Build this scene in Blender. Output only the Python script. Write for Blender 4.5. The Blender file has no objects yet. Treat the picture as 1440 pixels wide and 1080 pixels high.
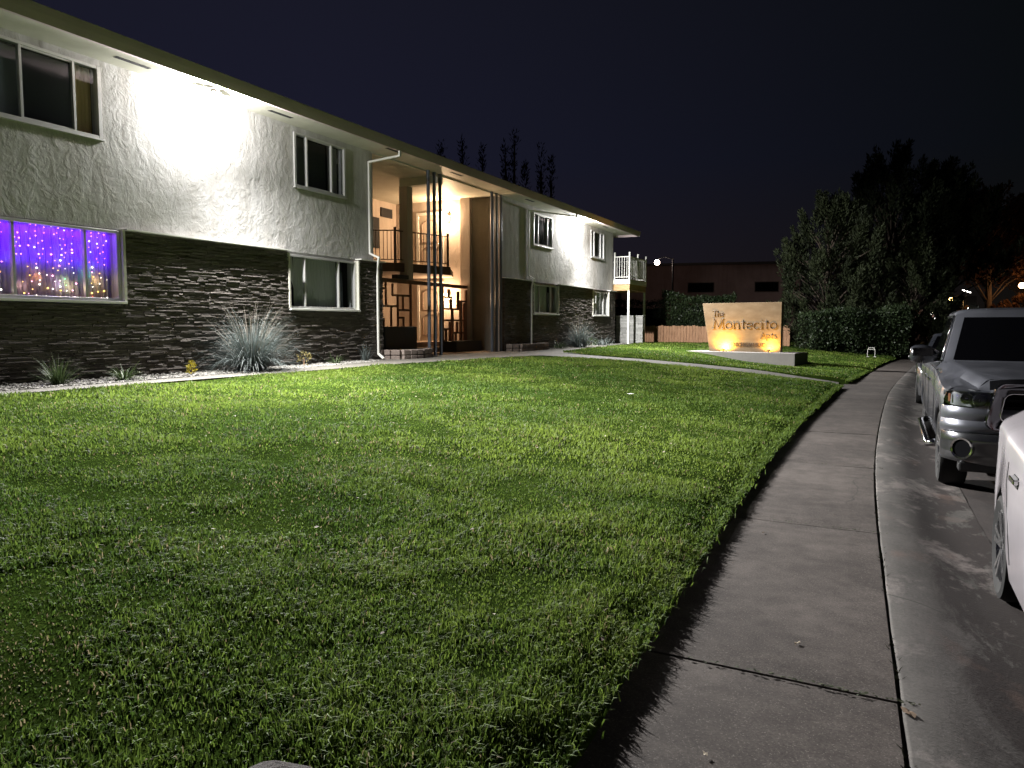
import bpy, math, random
import numpy as np
from mathutils import Vector, Matrix
random.seed(7)
RNG = np.random.default_rng(11)
S = bpy.context.scene
COL = S.collection
PI = math.pi
R = math.radians
ORG = {}          # world position of each object's own origin (children are built in world coordinates)

# ------------------------------------------------------------------ helpers
class MB:
    def __init__(s): s.v = []; s.f = []; s.sh = []; s.cur = 0.5
    def add(s, vs, fs):
        b = len(s.v)
        s.v.extend(tuple(p) for p in vs); s.sh.extend([s.cur] * len(vs))
        s.f.extend(tuple(b + i for i in q) for q in fs)
    def box(s, x0, x1, y0, y1, z0, z1, skip=''):
        vs = [(x0,y0,z0),(x1,y0,z0),(x1,y1,z0),(x0,y1,z0),(x0,y0,z1),(x1,y0,z1),(x1,y1,z1),(x0,y1,z1)]
        fs = {'b':(0,3,2,1),'t':(4,5,6,7),'s':(0,1,5,4),'e':(1,2,6,5),'n':(2,3,7,6),'w':(3,0,4,7)}
        s.add(vs, [q for k, q in fs.items() if k not in skip]); return s
    def obox(s, c, ux, uy, uz, hx, hy, hz):
        c = Vector(c); ux, uy, uz = Vector(ux), Vector(uy), Vector(uz)
        vs = [c + ux*a*hx + uy*b*hy + uz*d*hz for d in (-1,1) for a, b in ((-1,-1),(1,-1),(1,1),(-1,1))]
        s.add(vs, [(0,3,2,1),(4,5,6,7),(0,1,5,4),(1,2,6,5),(2,3,7,6),(3,0,4,7)]); return s
    def bar(s, p, q, w, h, up=(0,0,1)):
        p, q = Vector(p), Vector(q); d = q - p; L = d.length; d.normalize()
        u = Vector(up)
        if abs(d.dot(u)) > .95: u = Vector((1,0,0))
        side = d.cross(u).normalized(); u2 = side.cross(d)
        return s.obox((p+q)/2, d, side, u2, L/2, w/2, h/2)
    def tube(s, path, r, n=8, cap=True, flat=1.0):
        path = [Vector(p) for p in path]; m = len(path)
        rs = r if isinstance(r, (list, tuple)) else [r]*m
        b = []; prev = None
        for i, p in enumerate(path):
            d = (path[min(i+1,m-1)] - path[max(i-1,0)]).normalized()
            if prev is None:
                a = Vector((0,0,1)) if abs(d.z) < .9 else Vector((1,0,0))
                u = d.cross(a).normalized()
            else:
                u = (prev - d*prev.dot(d))
                u = u.normalized() if u.length > 1e-6 else d.orthogonal().normalized()
            prev = u; w = d.cross(u)
            b.extend(p + (u*math.cos(2*PI*k/n) + w*math.sin(2*PI*k/n)*flat)*rs[i] for k in range(n))
        fs = []
        for i in range(m-1):
            for k in range(n):
                fs.append((i*n+k, i*n+(k+1)%n, (i+1)*n+(k+1)%n, (i+1)*n+k))
        if cap: fs.append(tuple(range(n-1,-1,-1))); fs.append(tuple((m-1)*n+k for k in range(n)))
        s.add(b, fs); return s
    def lathe(s, prof, n=24, axis='z', c=(0,0,0), a0=0., a1=2*PI):
        full = abs(a1-a0-2*PI) < 1e-6; k = n if full else n+1
        vs = []
        for r, h in prof:
            for i in range(k):
                a = a0+(a1-a0)*i/n
                if axis == 'z': vs.append((c[0]+r*math.cos(a), c[1]+r*math.sin(a), c[2]+h))
                elif axis == 'x': vs.append((c[0]+h, c[1]+r*math.cos(a), c[2]+r*math.sin(a)))
                else: vs.append((c[0]+r*math.cos(a), c[1]+h, c[2]+r*math.sin(a)))
        fs = []
        for j in range(len(prof)-1):
            for i in range(k if full else k-1):
                fs.append((j*k+i, j*k+(i+1)%k, (j+1)*k+(i+1)%k, (j+1)*k+i))
        s.add(vs, fs); return s
    def prism(s, poly, h0, h1, axis='z'):
        n = len(poly)
        def P(a, b, h): return {'z':(a,b,h),'x':(h,a,b),'y':(a,h,b)}[axis]
        vs = [P(a,b,h0) for a,b in poly] + [P(a,b,h1) for a,b in poly]
        s.add(vs, [tuple(range(n-1,-1,-1)), tuple(range(n,2*n))] + [(i,(i+1)%n,n+(i+1)%n,n+i) for i in range(n)]); return s
    def loft(s, rings, closed=False, cap=True):
        n = len(rings[0]); m = len(rings); vs = [p for r in rings for p in r]; fs = []
        for i in range(m-1):
            for k in range(n if closed else n-1):
                fs.append((i*n+k, i*n+(k+1)%n, (i+1)*n+(k+1)%n, (i+1)*n+k))
        if cap: fs.append(tuple(range(n-1,-1,-1))); fs.append(tuple((m-1)*n+k for k in range(n)))
        s.add(vs, fs); return s
    def ico(s, c, r, sq=(1,1,1)):
        t = (1+5**.5)/2
        vs = [(-1,t,0),(1,t,0),(-1,-t,0),(1,-t,0),(0,-1,t),(0,1,t),(0,-1,-t),(0,1,-t),(t,0,-1),(t,0,1),(-t,0,-1),(-t,0,1)]
        k = r/math.sqrt(1+t*t)
        fs = [(0,11,5),(0,5,1),(0,1,7),(0,7,10),(0,10,11),(1,5,9),(5,11,4),(11,10,2),(10,7,6),(7,1,8),(3,9,4),(3,4,2),(3,2,6),(3,6,8),(3,8,9),(4,9,5),(2,4,11),(6,2,10),(8,6,7),(9,8,1)]
        s.add([(c[0]+a*k*sq[0], c[1]+b*k*sq[1], c[2]+d*k*sq[2]) for a,b,d in vs], fs); return s

def meshobj(name, verts, faces, m=None, shade=None, smooth=False):
    me = bpy.data.meshes.new(name)
    if isinstance(verts, np.ndarray) and isinstance(faces, list) and len(faces) and isinstance(faces[0], np.ndarray):
        nv = len(verts); me.vertices.add(nv); me.vertices.foreach_set('co', verts.astype(np.float32).ravel())
        loops = np.concatenate([q.ravel() for q in faces]); sizes = np.concatenate([np.full(len(q), q.shape[1]) for q in faces])
        me.loops.add(len(loops)); me.loops.foreach_set('vertex_index', loops.astype(np.int32))
        me.polygons.add(len(sizes)); st = np.concatenate([[0], np.cumsum(sizes)[:-1]])
        me.polygons.foreach_set('loop_start', st.astype(np.int32)); me.polygons.foreach_set('loop_total', sizes.astype(np.int32))
        me.update(calc_edges=True)
    else:
        me.from_pydata(verts, [], faces)
    if shade is not None:
        a = me.attributes.new('shade', 'FLOAT', 'POINT'); a.data.foreach_set('value', np.asarray(shade, dtype=np.float32))
    if smooth:
        me.polygons.foreach_set('use_smooth', np.ones(len(me.polygons), dtype=bool))
    if m: me.materials.append(m)
    me.update()
    o = bpy.data.objects.new(name, me); COL.objects.link(o); return o

def org(p):
    return ORG.get(p, Vector((0,0,0)))

def tag(o, label=None, cat=None, group=None, kind=None):
    if label: o['label'] = label
    if cat: o['category'] = cat
    if group: o['group'] = group
    if kind: o['kind'] = kind
    return o

def build(name, mb, m, parent=None, base=None, smooth=False, bevel=0, angle=None, segs=2):
    """ONE mesh object. World coordinates in mb; origin at base (top level) or at the parent's origin."""
    b = Vector(base) if base is not None else org(parent)
    vs = [(p[0]-b.x, p[1]-b.y, p[2]-b.z) for p in mb.v]
    o = meshobj(name, vs, mb.f, m, mb.sh, smooth)
    if parent is not None: o.parent = parent
    else: o.location = b
    ORG[o] = b
    if bevel:
        md = o.modifiers.new('edge', 'BEVEL'); md.width = bevel; md.segments = segs; md.limit_method = 'ANGLE'; md.angle_limit = R(40)
    if angle is not None and smooth:
        for e in o.data.edges: pass
        try: o.data.set_sharp_from_angle(angle=R(angle))
        except Exception: pass
    return o

def thing(name, loc, label, cat, group=None, rz=0):
    o = bpy.data.objects.new(name, None); COL.objects.link(o); o.location = loc; o.rotation_euler = (0,0,rz)
    o.empty_display_size = .3; ORG[o] = Vector(loc); return tag(o, label, cat, group)

def local(o): ORG[o] = Vector((0,0,0)); return o      # children of o are given in o's own coordinates

def copy_tree(o, parent=None):
    c = o.copy(); COL.objects.link(c)
    if parent is not None: c.parent = parent
    for ch in list(o.children): copy_tree(ch, c)
    return c

# ------------------------------------------------------------------ materials
def mat(name, col=(.5,.5,.5), rough=.6, metal=0., spec=.5, emit=None, estr=0., coat=0., trans=0.):
    m = bpy.data.materials.new(name); m.use_nodes = True
    b = m.node_tree.nodes['Principled BSDF']
    b.inputs['Base Color'].default_value = (*col, 1); b.inputs['Roughness'].default_value = rough
    b.inputs['Metallic'].default_value = metal; b.inputs['Specular IOR Level'].default_value = spec
    b.inputs['Coat Weight'].default_value = coat
    if emit: b.inputs['Emission Color'].default_value = (*emit, 1); b.inputs['Emission Strength'].default_value = estr
    return m

class NT:
    def __init__(s, m): s.m = m; s.t = m.node_tree; s.N = s.t.nodes; s.L = s.t.links; s.b = s.N.get('Principled BSDF'); s._c = None
    def node(s, ty, **kw):
        n = s.N.new(ty)
        for k, v in kw.items():
            if k.startswith('i_'): n.inputs[k[2:].replace('_', ' ')].default_value = v
            else: setattr(n, k, v)
        return n
    def coord(s, kind='Object', scale=None):
        c = s.node('ShaderNodeTexCoord').outputs[kind]
        if scale:
            mp = s.node('ShaderNodeMapping'); mp.inputs['Scale'].default_value = scale; s.L.new(c, mp.inputs['Vector']); c = mp.outputs[0]
        return c
    def geo(s, scale=None):
        c = s.node('ShaderNodeNewGeometry').outputs['Position']
        if scale:
            mp = s.node('ShaderNodeMapping'); mp.inputs['Scale'].default_value = scale; s.L.new(c, mp.inputs['Vector']); c = mp.outputs[0]
        return c
    def noise(s, vec, scale, detail=4, rough=.55, dist=0.):
        n = s.node('ShaderNodeTexNoise'); n.inputs['Scale'].default_value = scale; n.inputs['Detail'].default_value = detail
        n.inputs['Roughness'].default_value = rough; n.inputs['Distortion'].default_value = dist
        s.L.new(vec, n.inputs['Vector']); return n.outputs['Fac']
    def vor(s, vec, scale, feature='F1'):
        n = s.node('ShaderNodeTexVoronoi'); n.feature = feature; n.inputs['Scale'].default_value = scale
        s.L.new(vec, n.inputs['Vector']); return n.outputs['Distance']
    def ramp(s, fac, stops):
        n = s.node('ShaderNodeValToRGB'); e = n.color_ramp.elements
        while len(e) < len(stops): e.new(.5)
        for k, (p, c) in enumerate(stops):
            e[k].position = p; e[k].color = (*c, 1) if len(c) == 3 else c
        s.L.new(fac, n.inputs['Fac']); return n.outputs['Color']
    def math(s, op, a, b=None, c=None):
        n = s.node('ShaderNodeMath', operation=op)
        for k, x in enumerate((a, b, c)):
            if x is None: continue
            if isinstance(x, (int, float)): n.inputs[k].default_value = x
            else: s.L.new(x, n.inputs[k])
        return n.outputs[0]
    def mix(s, fac, a, b, blend='MIX'):
        n = s.node('ShaderNodeMix', data_type='RGBA', blend_type=blend)
        for k, x in ((0, fac), (6, a), (7, b)):
            if isinstance(x, (int, float)): n.inputs[k].default_value = x
            elif isinstance(x, tuple): n.inputs[k].default_value = (*x, 1)
            else: s.L.new(x, n.inputs[k])
        return n.outputs[2]
    def attr(s, name='shade'):
        n = s.node('ShaderNodeAttribute', attribute_name=name); return n.outputs['Fac']
    def bump(s, h, strength=.5, dist=.01, prev=None):
        n = s.node('ShaderNodeBump'); n.inputs['Strength'].default_value = strength; n.inputs['Distance'].default_value = dist
        s.L.new(h, n.inputs['Height'])
        if prev is not None: s.L.new(prev, n.inputs['Normal'])
        return n.outputs[0]
    def col(s, c): s.L.new(c, s.b.inputs['Base Color'])
    def nor(s, n): s.L.new(n, s.b.inputs['Normal'])
    def rough(s, r): s.L.new(r, s.b.inputs['Roughness'])
    def xyz(s, vec):
        n = s.node('ShaderNodeSeparateXYZ'); s.L.new(vec, n.inputs[0]); return n.outputs

def m_stucco(name, c0, c1, amount=1.0):
    m = mat(name, c0, .85, spec=.25); t = NT(m); g = t.geo()
    a = t.noise(g, 1.1, 5, .6, .4); t.col(t.ramp(t.math('ADD', t.math('MULTIPLY', a, .7), t.math('MULTIPLY', t.noise(g, 9, 4), .3)), [(.3, c0), (.7, c1)]))
    dr = t.ramp(t.noise(t.geo((2.2,2.2,.22)), 1.6, 5, .6), [(.42, (1,1,1)), (.72, (.80,.78,.75))]); bl = t.ramp(t.noise(g, .55, 4, .6), [(.35, (.90,.90,.89)), (.65, (1,1,1))])
    t.col(t.mix(1., t.mix(1., t.b.inputs['Base Color'].links[0].from_socket, dr, 'MULTIPLY'), bl, 'MULTIPLY'))
    big = t.noise(g, 2.6, 8, .62, .35)
    pl = t.node('ShaderNodeMapRange', interpolation_type='SMOOTHSTEP'); pl.inputs[1].default_value = .44; pl.inputs[2].default_value = .60; t.L.new(t.noise(t.geo((1,1.15,.85)), 3.9, 5, .62, .7), pl.inputs[0])
    h = t.math('ADD', t.math('MULTIPLY', big, 1.3), t.math('ADD', t.math('MULTIPLY', pl.outputs[0], .22), t.math('MULTIPLY', t.noise(g, 26, 4, .65), .22)))
    t.nor(t.bump(h, .42*amount, .05)); return m

def m_concrete(name, c0, c1, stain=(.1,.09,.08), stain_amt=.5, bump=.25):
    m = mat(name, c0, .85, spec=.3); t = NT(m); g = t.geo()
    a = t.noise(g, .9, 6, .6); f = t.noise(g, 60, 3, .7); sp = t.noise(g, 14, 4, .6)
    c = t.ramp(t.math('ADD', t.math('MULTIPLY', a, .5), t.math('ADD', t.math('MULTIPLY', f, .3), t.math('MULTIPLY', sp, .25))), [(.35, c0), (.72, c1)])
    s = t.ramp(t.noise(g, 1.7, 5, .65, .8), [(.52, (0,0,0)), (.70, (1,1,1))])
    c = t.mix(t.math('MULTIPLY', s, stain_amt), c, stain)
    t.col(c); t.nor(t.bump(t.math('ADD', f, t.math('MULTIPLY', sp, .6)), bump, .006)); return m

def m_shade(name, c0, c1, rough=.7, spec=.3, trans=0., bump=None):
    """colour varies from piece to piece through the 'shade' attribute"""
    m = mat(name, c0, rough, spec=spec); t = NT(m); c = t.ramp(t.attr(), [(0., c0), (1., c1)])
    if bump:
        g = t.geo(); t.nor(t.bump(t.noise(g, bump[0], 4), bump[1], bump[2]))
        c = t.mix(.35, c, t.ramp(t.noise(g, bump[0]*.4, 4), [(.3, c0), (.7, c1)]))
    t.col(c)
    if trans:
        tr = t.node('ShaderNodeBsdfTranslucent'); t.L.new(c, tr.inputs['Color']); mx = t.node('ShaderNodeMixShader'); mx.inputs[0].default_value = trans
        out = t.N['Material Output']; t.L.new(t.b.outputs[0], mx.inputs[1]); t.L.new(tr.outputs[0], mx.inputs[2]); t.L.new(mx.outputs[0], out.inputs['Surface'])
    return m

def m_glass(name, tint=(.8,.85,.88), refl=.10, rough=.03):
    m = bpy.data.materials.new(name); m.use_nodes = True; t = NT(m); t.N.remove(t.b)
    tr = t.node('ShaderNodeBsdfTransparent'); tr.inputs[0].default_value = (*tint, 1)
    gl = t.node('ShaderNodeBsdfGlossy'); gl.inputs['Roughness'].default_value = rough
    mx = t.node('ShaderNodeMixShader'); mx.inputs[0].default_value = refl
    t.L.new(tr.outputs[0], mx.inputs[1]); t.L.new(gl.outputs[0], mx.inputs[2]); t.L.new(mx.outputs[0], t.N['Material Output'].inputs['Surface']); return m

def m_emit(name, col, st):
    m = mat(name, (0,0,0), .5, emit=col, estr=st); return m

def m_wood(name, c0, c1, scale=(1,1,1), rough=.7):
    m = mat(name, c0, rough, spec=.3); t = NT(m); g = t.geo(scale); n = t.noise(g, 6, 5, .6, .6)
    t.col(t.mix(t.attr(), t.ramp(n, [(.3, c0), (.7, c1)]), t.ramp(n, [(.3, tuple(x*.7 for x in c0)), (.7, tuple(x*1.15 for x in c1))]))); t.nor(t.bump(n, .3, .004)); return m

M = {}
M['stucco'] = m_stucco('stucco', (.45,.440,.43), (.55,.540,.53))
M['porch_stucco'] = m_stucco('porch_stucco', (.47,.40,.345), (.55,.475,.415), .5)
M['stone'] = m_shade('stacked_stone', (.055,.048,.043), (.21,.185,.165), .78, .3, bump=(45, .6, .01))
M['white_metal'] = mat('white_metal', (.74,.73,.68), .45)
M['eave_paint'] = mat('eave_paint', (.55,.54,.46), .6)
t_ = NT(M['eave_paint']); t_.col(t_.ramp(t_.noise(t_.geo(), 2.2, 5), [(.3, (.50,.49,.41)), (.7, (.60,.59,.51))])); t_.nor(t_.bump(t_.noise(t_.geo(), 25, 3), .15, .004))
M['gutter_paint'] = mat('gutter_paint', (.40,.39,.31), .55)
t_ = NT(M['gutter_paint']); t_.col(t_.ramp(t_.noise(t_.geo((1,.5,3)), 3, 5), [(.3, (.45,.365,.375)), (.7, (.53,.43,.44))]))
M['roofing'] = mat('roofing', (.12,.11,.10), .95)
M['alu'] = mat('aluminium', (.62,.62,.60), .38, .55)
M['sill'] = mat('sill_paint', (.72,.72,.68), .55)
M['glass'] = m_glass('window_glass', (.72,.75,.76), .07)
M['screen'] = m_glass('screened_glass', (.34,.35,.37), .05, .15)
M['curtain'] = mat('curtain_cloth', (.66,.64,.61), .9, spec=.1)
M['blind'] = mat('vertical_blind', (.66,.67,.63), .8, spec=.1)
M['yellow_curtain'] = mat('yellow_curtain', (.55,.42,.20), .9, spec=.1)
M['dark'] = mat('dark_room', (.02,.02,.022), .9)
M['pole'] = mat('pole_paint', (.22,.25,.30), .4, spec=.5)
t_ = NT(M['pole']); t_.col(t_.ramp(t_.noise(t_.geo((1,1,.3)), 5, 4), [(.35, (.075,.09,.115)), (.65, (.115,.13,.16))]))
M['brown'] = m_wood('brown_wood', (.17,.085,.055), (.25,.135,.085), (4,4,.6))
M['rail'] = mat('brown_rail', (.10,.055,.035), .5)
M['beam'] = m_wood('raw_beam', (.42,.27,.13), (.55,.37,.19), (.6,4,4))
M['fence'] = m_wood('fence_board', (.30,.16,.09), (.46,.27,.16), (5,5,.5), .8)
M['door'] = mat('door_paint', (.48,.40,.32), .5)
M['screen_door'] = mat('screen_door', (.28,.20,.16), .5)
M['concrete'] = m_concrete('walk_concrete', (.20,.185,.165), (.30,.28,.25), (.12,.11,.10), .45)
M['path'] = m_concrete('path_concrete', (.10,.095,.08), (.155,.145,.127), (.2,.19,.16), .4)
M['slab'] = m_concrete('slab_concrete', (.22,.205,.195), (.29,.275,.26), (.2,.18,.17), .4)
M['block'] = m_shade('wall_block', (.14,.11,.095), (.30,.25,.22), .9, .2, bump=(30, .8, .02))
M['grass'] = m_shade('grass_blade', (.050,.098,.017), (.195,.268,.045), .6, .12, trans=.42)
for n_ in M['grass'].node_tree.nodes:
    if n_.type == 'VALTORGB':
        n_.color_ramp.elements[1].position = .94; x_ = n_.color_ramp.elements.new(.97); x_.color = (.27,.22,.12,1)
M['black'] = mat('black_planter', (.012,.012,.013), .55)
M['gravel'] = m_shade('gravel_stone', (.12,.113,.10), (.36,.345,.315), .85, .25)
M['tyre'] = mat('tyre_rubber', (.012,.012,.012), .8, spec=.3)
M['rim'] = mat('alloy', (.62,.62,.63), .25, 1.0)
M['chrome'] = mat('chrome', (.72,.72,.73), .12, 1.0)
M['car_glass'] = mat('car_glass', (.0012,.0012,.0016), .05, spec=.35)
M['trim'] = mat('black_trim', (.012,.012,.013), .45)
M['lens'] = m_glass('lamp_lens', (.78,.80,.82), .16, .06)
M['reflector'] = mat('reflector', (.55,.56,.58), .2, 1.0)
M['void'] = mat('black_void', (.003,.003,.004), .9, spec=.05)
M['amber'] = mat('amber_lens', (.20,.07,.03), .25)
M['red_lens'] = mat('red_lens', (.06,.004,.004), .2)
def m_paint(name, c, rough=.28, metal=.0):
    m = mat(name, c, rough, metal, coat=1.0); m.node_tree.nodes['Principled BSDF'].inputs['Coat Roughness'].default_value = .06
    t = NT(m); g = t.coord(); t.rough(t.ramp(t.noise(g, 3, 5), [(.3, (rough-.06,)*3), (.75, (rough+.14,)*3)])); return m
M['silver'] = m_paint('silver_paint', (.125,.13,.15), .34, .7)
M['white_paint'] = m_paint('white_paint', (.36,.335,.355), .35)
M['dark_paint'] = m_paint('dark_paint', (.02,.022,.028), .3)

# ------------------------------------------------------------------ site curves
_cy = np.array([-30,-10,0,2,4,6,8,10.5,13,15,18,20.6,25,29,35.5,42,48,55,64,75,90,120.])
_cx = np.array([.3,.25,.2,.16,.08,0,-.07,-.09,-.08,-.05,.01,.08,.33,.6,1.05,1.8,2.8,4.2,6.6,10.2,16.5,31.])
_gy = np.arange(-30, 120, .25); _gx = np.interp(_gy, _cy, _cx)
_k = np.ones(17)/17; _gs = np.convolve(np.pad(_gx, 8, mode='edge'), _k, mode='valid')
def curbx(y): return np.interp(y, _gy, _gs)
def edgex(y): return curbx(y) - 1.12
_ld = np.array([0,.25,2,4,6,8,9,30.]); _lz = np.array([.062,.15,.31,.47,.60,.68,.70,.70])
def vnoise(x, y, sc, seed=0):
    x = np.asarray(x, float)*sc + 37.7*seed; y = np.asarray(y, float)*sc + 11.3*seed
    xi = np.floor(x).astype(np.int64); yi = np.floor(y).astype(np.int64); fx = x-xi; fy = y-yi
    fx = fx*fx*(3-2*fx); fy = fy*fy*(3-2*fy)
    def h(a, b):
        n = (a*374761393 + b*668265263 + seed*1442695) & 0x7fffffff
        n = ((n ^ (n >> 13))*1274126177) & 0x7fffffff
        return ((n ^ (n >> 16)) & 0xffff)/65535.
    return (h(xi,yi)*(1-fx)+h(xi+1,yi)*fx)*(1-fy) + (h(xi,yi+1)*(1-fx)+h(xi+1,yi+1)*fx)*fy
def lawnz(x, y):
    d = edgex(y) - x
    dip = .20*np.exp(-((x+3.0)**2+(y-28.6)**2)/5.)+.12*np.exp(-((x+5.)**2+(y-29.)**2)/3.)
    return np.interp(d, _ld, _lz) - dip + (vnoise(x, y, .8, 3)-.5)*.05*np.clip(d/1.5, 0, 1)

def strip(name, ys, xa, xb, zf, nx, m, kind='structure', smooth=True):
    """sheet between two curves"""
    vs = []; fs = []
    for y in ys:
        a, b = xa(y), xb(y)
        for k in range(nx+1):
            x = a+(b-a)*k/nx; vs.append((x, y, float(zf(x, y))))
    n = nx+1
    for i in range(len(ys)-1):
        for k in range(nx): fs.append((i*n+k, i*n+k+1, (i+1)*n+k+1, (i+1)*n+k))
    return tag(meshobj(name, vs, fs, m, None, smooth), kind=kind)

# ------------------------------------------------------------------ ground, street, kerb, sidewalk
m = mat('earth', (.05,.045,.035), .95); t = NT(m); t.col(t.ramp(t.noise(t.geo(), .4, 6), [(.3, (.03,.03,.022)), (.7, (.07,.06,.045))]))
g = MB(); g.add([(-1500,-300,-.30),(1500,-300,-.30),(1500,2500,-.30),(-1500,2500,-.30)], [(0,1,2,3)])
tag(build('ground', g, m), kind='structure')

def m_street():
    m = mat('street_concrete', (.2,.18,.16), .85, spec=.3); t = NT(m); g = t.geo(); X, Y, Z = t.xyz(g)
    a = t.noise(t.geo((2.2,.35,1)), 1.1, 6, .65); f = t.noise(g, 70, 3, .7); sp = t.noise(g, 5, 5, .6)
    c = t.ramp(t.math('ADD', t.math('MULTIPLY', a, .55), t.math('ADD', t.math('MULTIPLY', f, .25), t.math('MULTIPLY', sp, .3))), [(.36, (.016,.013,.0122)), (.70, (.048,.039,.036))])
    # slab joints and a patched crack running across the street
    wob = t.math('MULTIPLY', t.math('SUBTRACT', t.noise(g, 1.6, 3), .5), .10)
    tot = None
    for yj in (-1.0, 4.95, 10.6, 16.5, 22.4):
        sl = t.math('MULTIPLY', t.math('SQRT', t.math('ABSOLUTE', t.math('SUBTRACT', X, .12))), -.34 if yj == 4.95 else -.05)
        d = t.math('ABSOLUTE', t.math('SUBTRACT', t.math('ADD', Y, wob), t.math('ADD', sl, yj)))
        w = t.math('LESS_THAN', d, .013)
        tot = w if tot is None else t.math('MAXIMUM', tot, w)
    c = t.mix(t.math('MULTIPLY', tot, .85), c, (.03,.027,.024))
    ls = t.ramp(t.noise(t.geo((1,.8,1)), 2.3, 5, .6, .5), [(.60, (0,0,0)), (.66, (1,1,1))])
    c = t.mix(t.math('MULTIPLY', ls, .35), c, (.042,.034,.031))
    t.col(c); t.nor(t.bump(t.math('ADD', f, sp), .3, .008)); return m
M['street'] = m_street()
def gut(y): return curbx(y) + .80
ys = np.concatenate([np.arange(-12, 60, .5), np.arange(60, 119, 2.)])
strip('street', ys, gut, lambda y: curbx(y)+11.5, lambda x, y: -.121 + .02*min(1, max(0, (x-curbx(y)-.8)/3)), 10, M['street'])

def m_gutter():
    m = mat('kerb_concrete', (.25,.23,.2), .85, spec=.3); t = NT(m); g = t.geo(); X, Y, Z = t.xyz(g)
    f = t.noise(g, 55, 3, .7); a = t.noise(g, 2.2, 6, .65)
    base = t.ramp(t.math('ADD', t.math('MULTIPLY', a, .6), t.math('MULTIPLY', f, .45)), [(.36, (.040,.037,.034)), (.72, (.092,.085,.078))])
    # dried mud and tyre scuffs: dark along the channel, whitish where it has been scraped clean
    low = t.math('MULTIPLY', t.math('LESS_THAN', Z, -.03), 1.)
    ch = t.ramp(Z, [(0., (1,1,1)), (1., (1,1,1))])
    zz = t.math('MULTIPLY_ADD', Z, -22., -.22)
    st = t.math('MULTIPLY', zz, t.ramp(t.noise(t.geo((1.4,.55,1)), 1.5, 6, .7, .5), [(.40, (0,0,0)), (.52, (1,1,1))]))
    c = t.mix(t.math('MINIMUM', t.math('MAXIMUM', st, 0.), .92), base, (.016,.011,.010))
    wh = t.ramp(t.noise(t.geo((1.2,.8,1)), 1.15, 7, .72, .3), [(.54, (0,0,0)), (.64, (1,1,1))])
    c = t.mix(t.math('MULTIPLY', wh, .7), c, (.19,.165,.155))
    rs = t.ramp(t.noise(t.geo((1,.7,1)), 1.9, 5, .6, .2), [(.60, (0,0,0)), (.72, (1,1,1))]); c = t.mix(t.math('MULTIPLY', rs, .35), c, (.14,.085,.065))
    tot = None
    wob = t.math('MULTIPLY', t.math('SUBTRACT', t.noise(g, 2, 3), .5), .08)
    for yj in (.6, 4.95, 9.4, 15.2, 21.):
        sl = t.math('MULTIPLY', t.math('SUBTRACT', X, .05), -.32 if yj in (4.95, 9.4) else 0.)
        w = t.math('LESS_THAN', t.math('ABSOLUTE', t.math('SUBTRACT', t.math('ADD', Y, wob), t.math('ADD', sl, yj))), .009)
        tot = w if tot is None else t.math('MAXIMUM', tot, w)
    c = t.mix(t.math('MULTIPLY', tot, .8), c, (.03,.028,.025))
    t.col(c); t.nor(t.bump(t.math('ADD', f, t.math('MULTIPLY', a, .8)), .35, .008)); return m
prof = [(.010,-.03),(.010,-.004),(.022,0.),(.11,-.003),(.19,-.014),(.28,-.036),(.38,-.066),(.47,-.094),(.56,-.112),(.66,-.120),(.81,-.118)]
vs = []; fs = []; ys = np.concatenate([np.arange(-12, 45, .2), np.arange(45, 119, 1.)])
for y in ys:
    c = float(curbx(y)); j = (float(vnoise(0, y, 3, 9))-.5)*.012
    for k, (dx, z) in enumerate(prof): vs.append((c+dx+(j if k < 3 else 0), y, z+(float(vnoise(dx*3, y, 4, 5))-.5)*.008))
n = len(prof)
for i in range(len(ys)-1):
    for k in range(n-1): fs.append((i*n+k, i*n+k+1, (i+1)*n+k+1, (i+1)*n+k))
tag(meshobj('kerb', vs, fs, m_gutter(), None, True), kind='structure')

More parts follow.
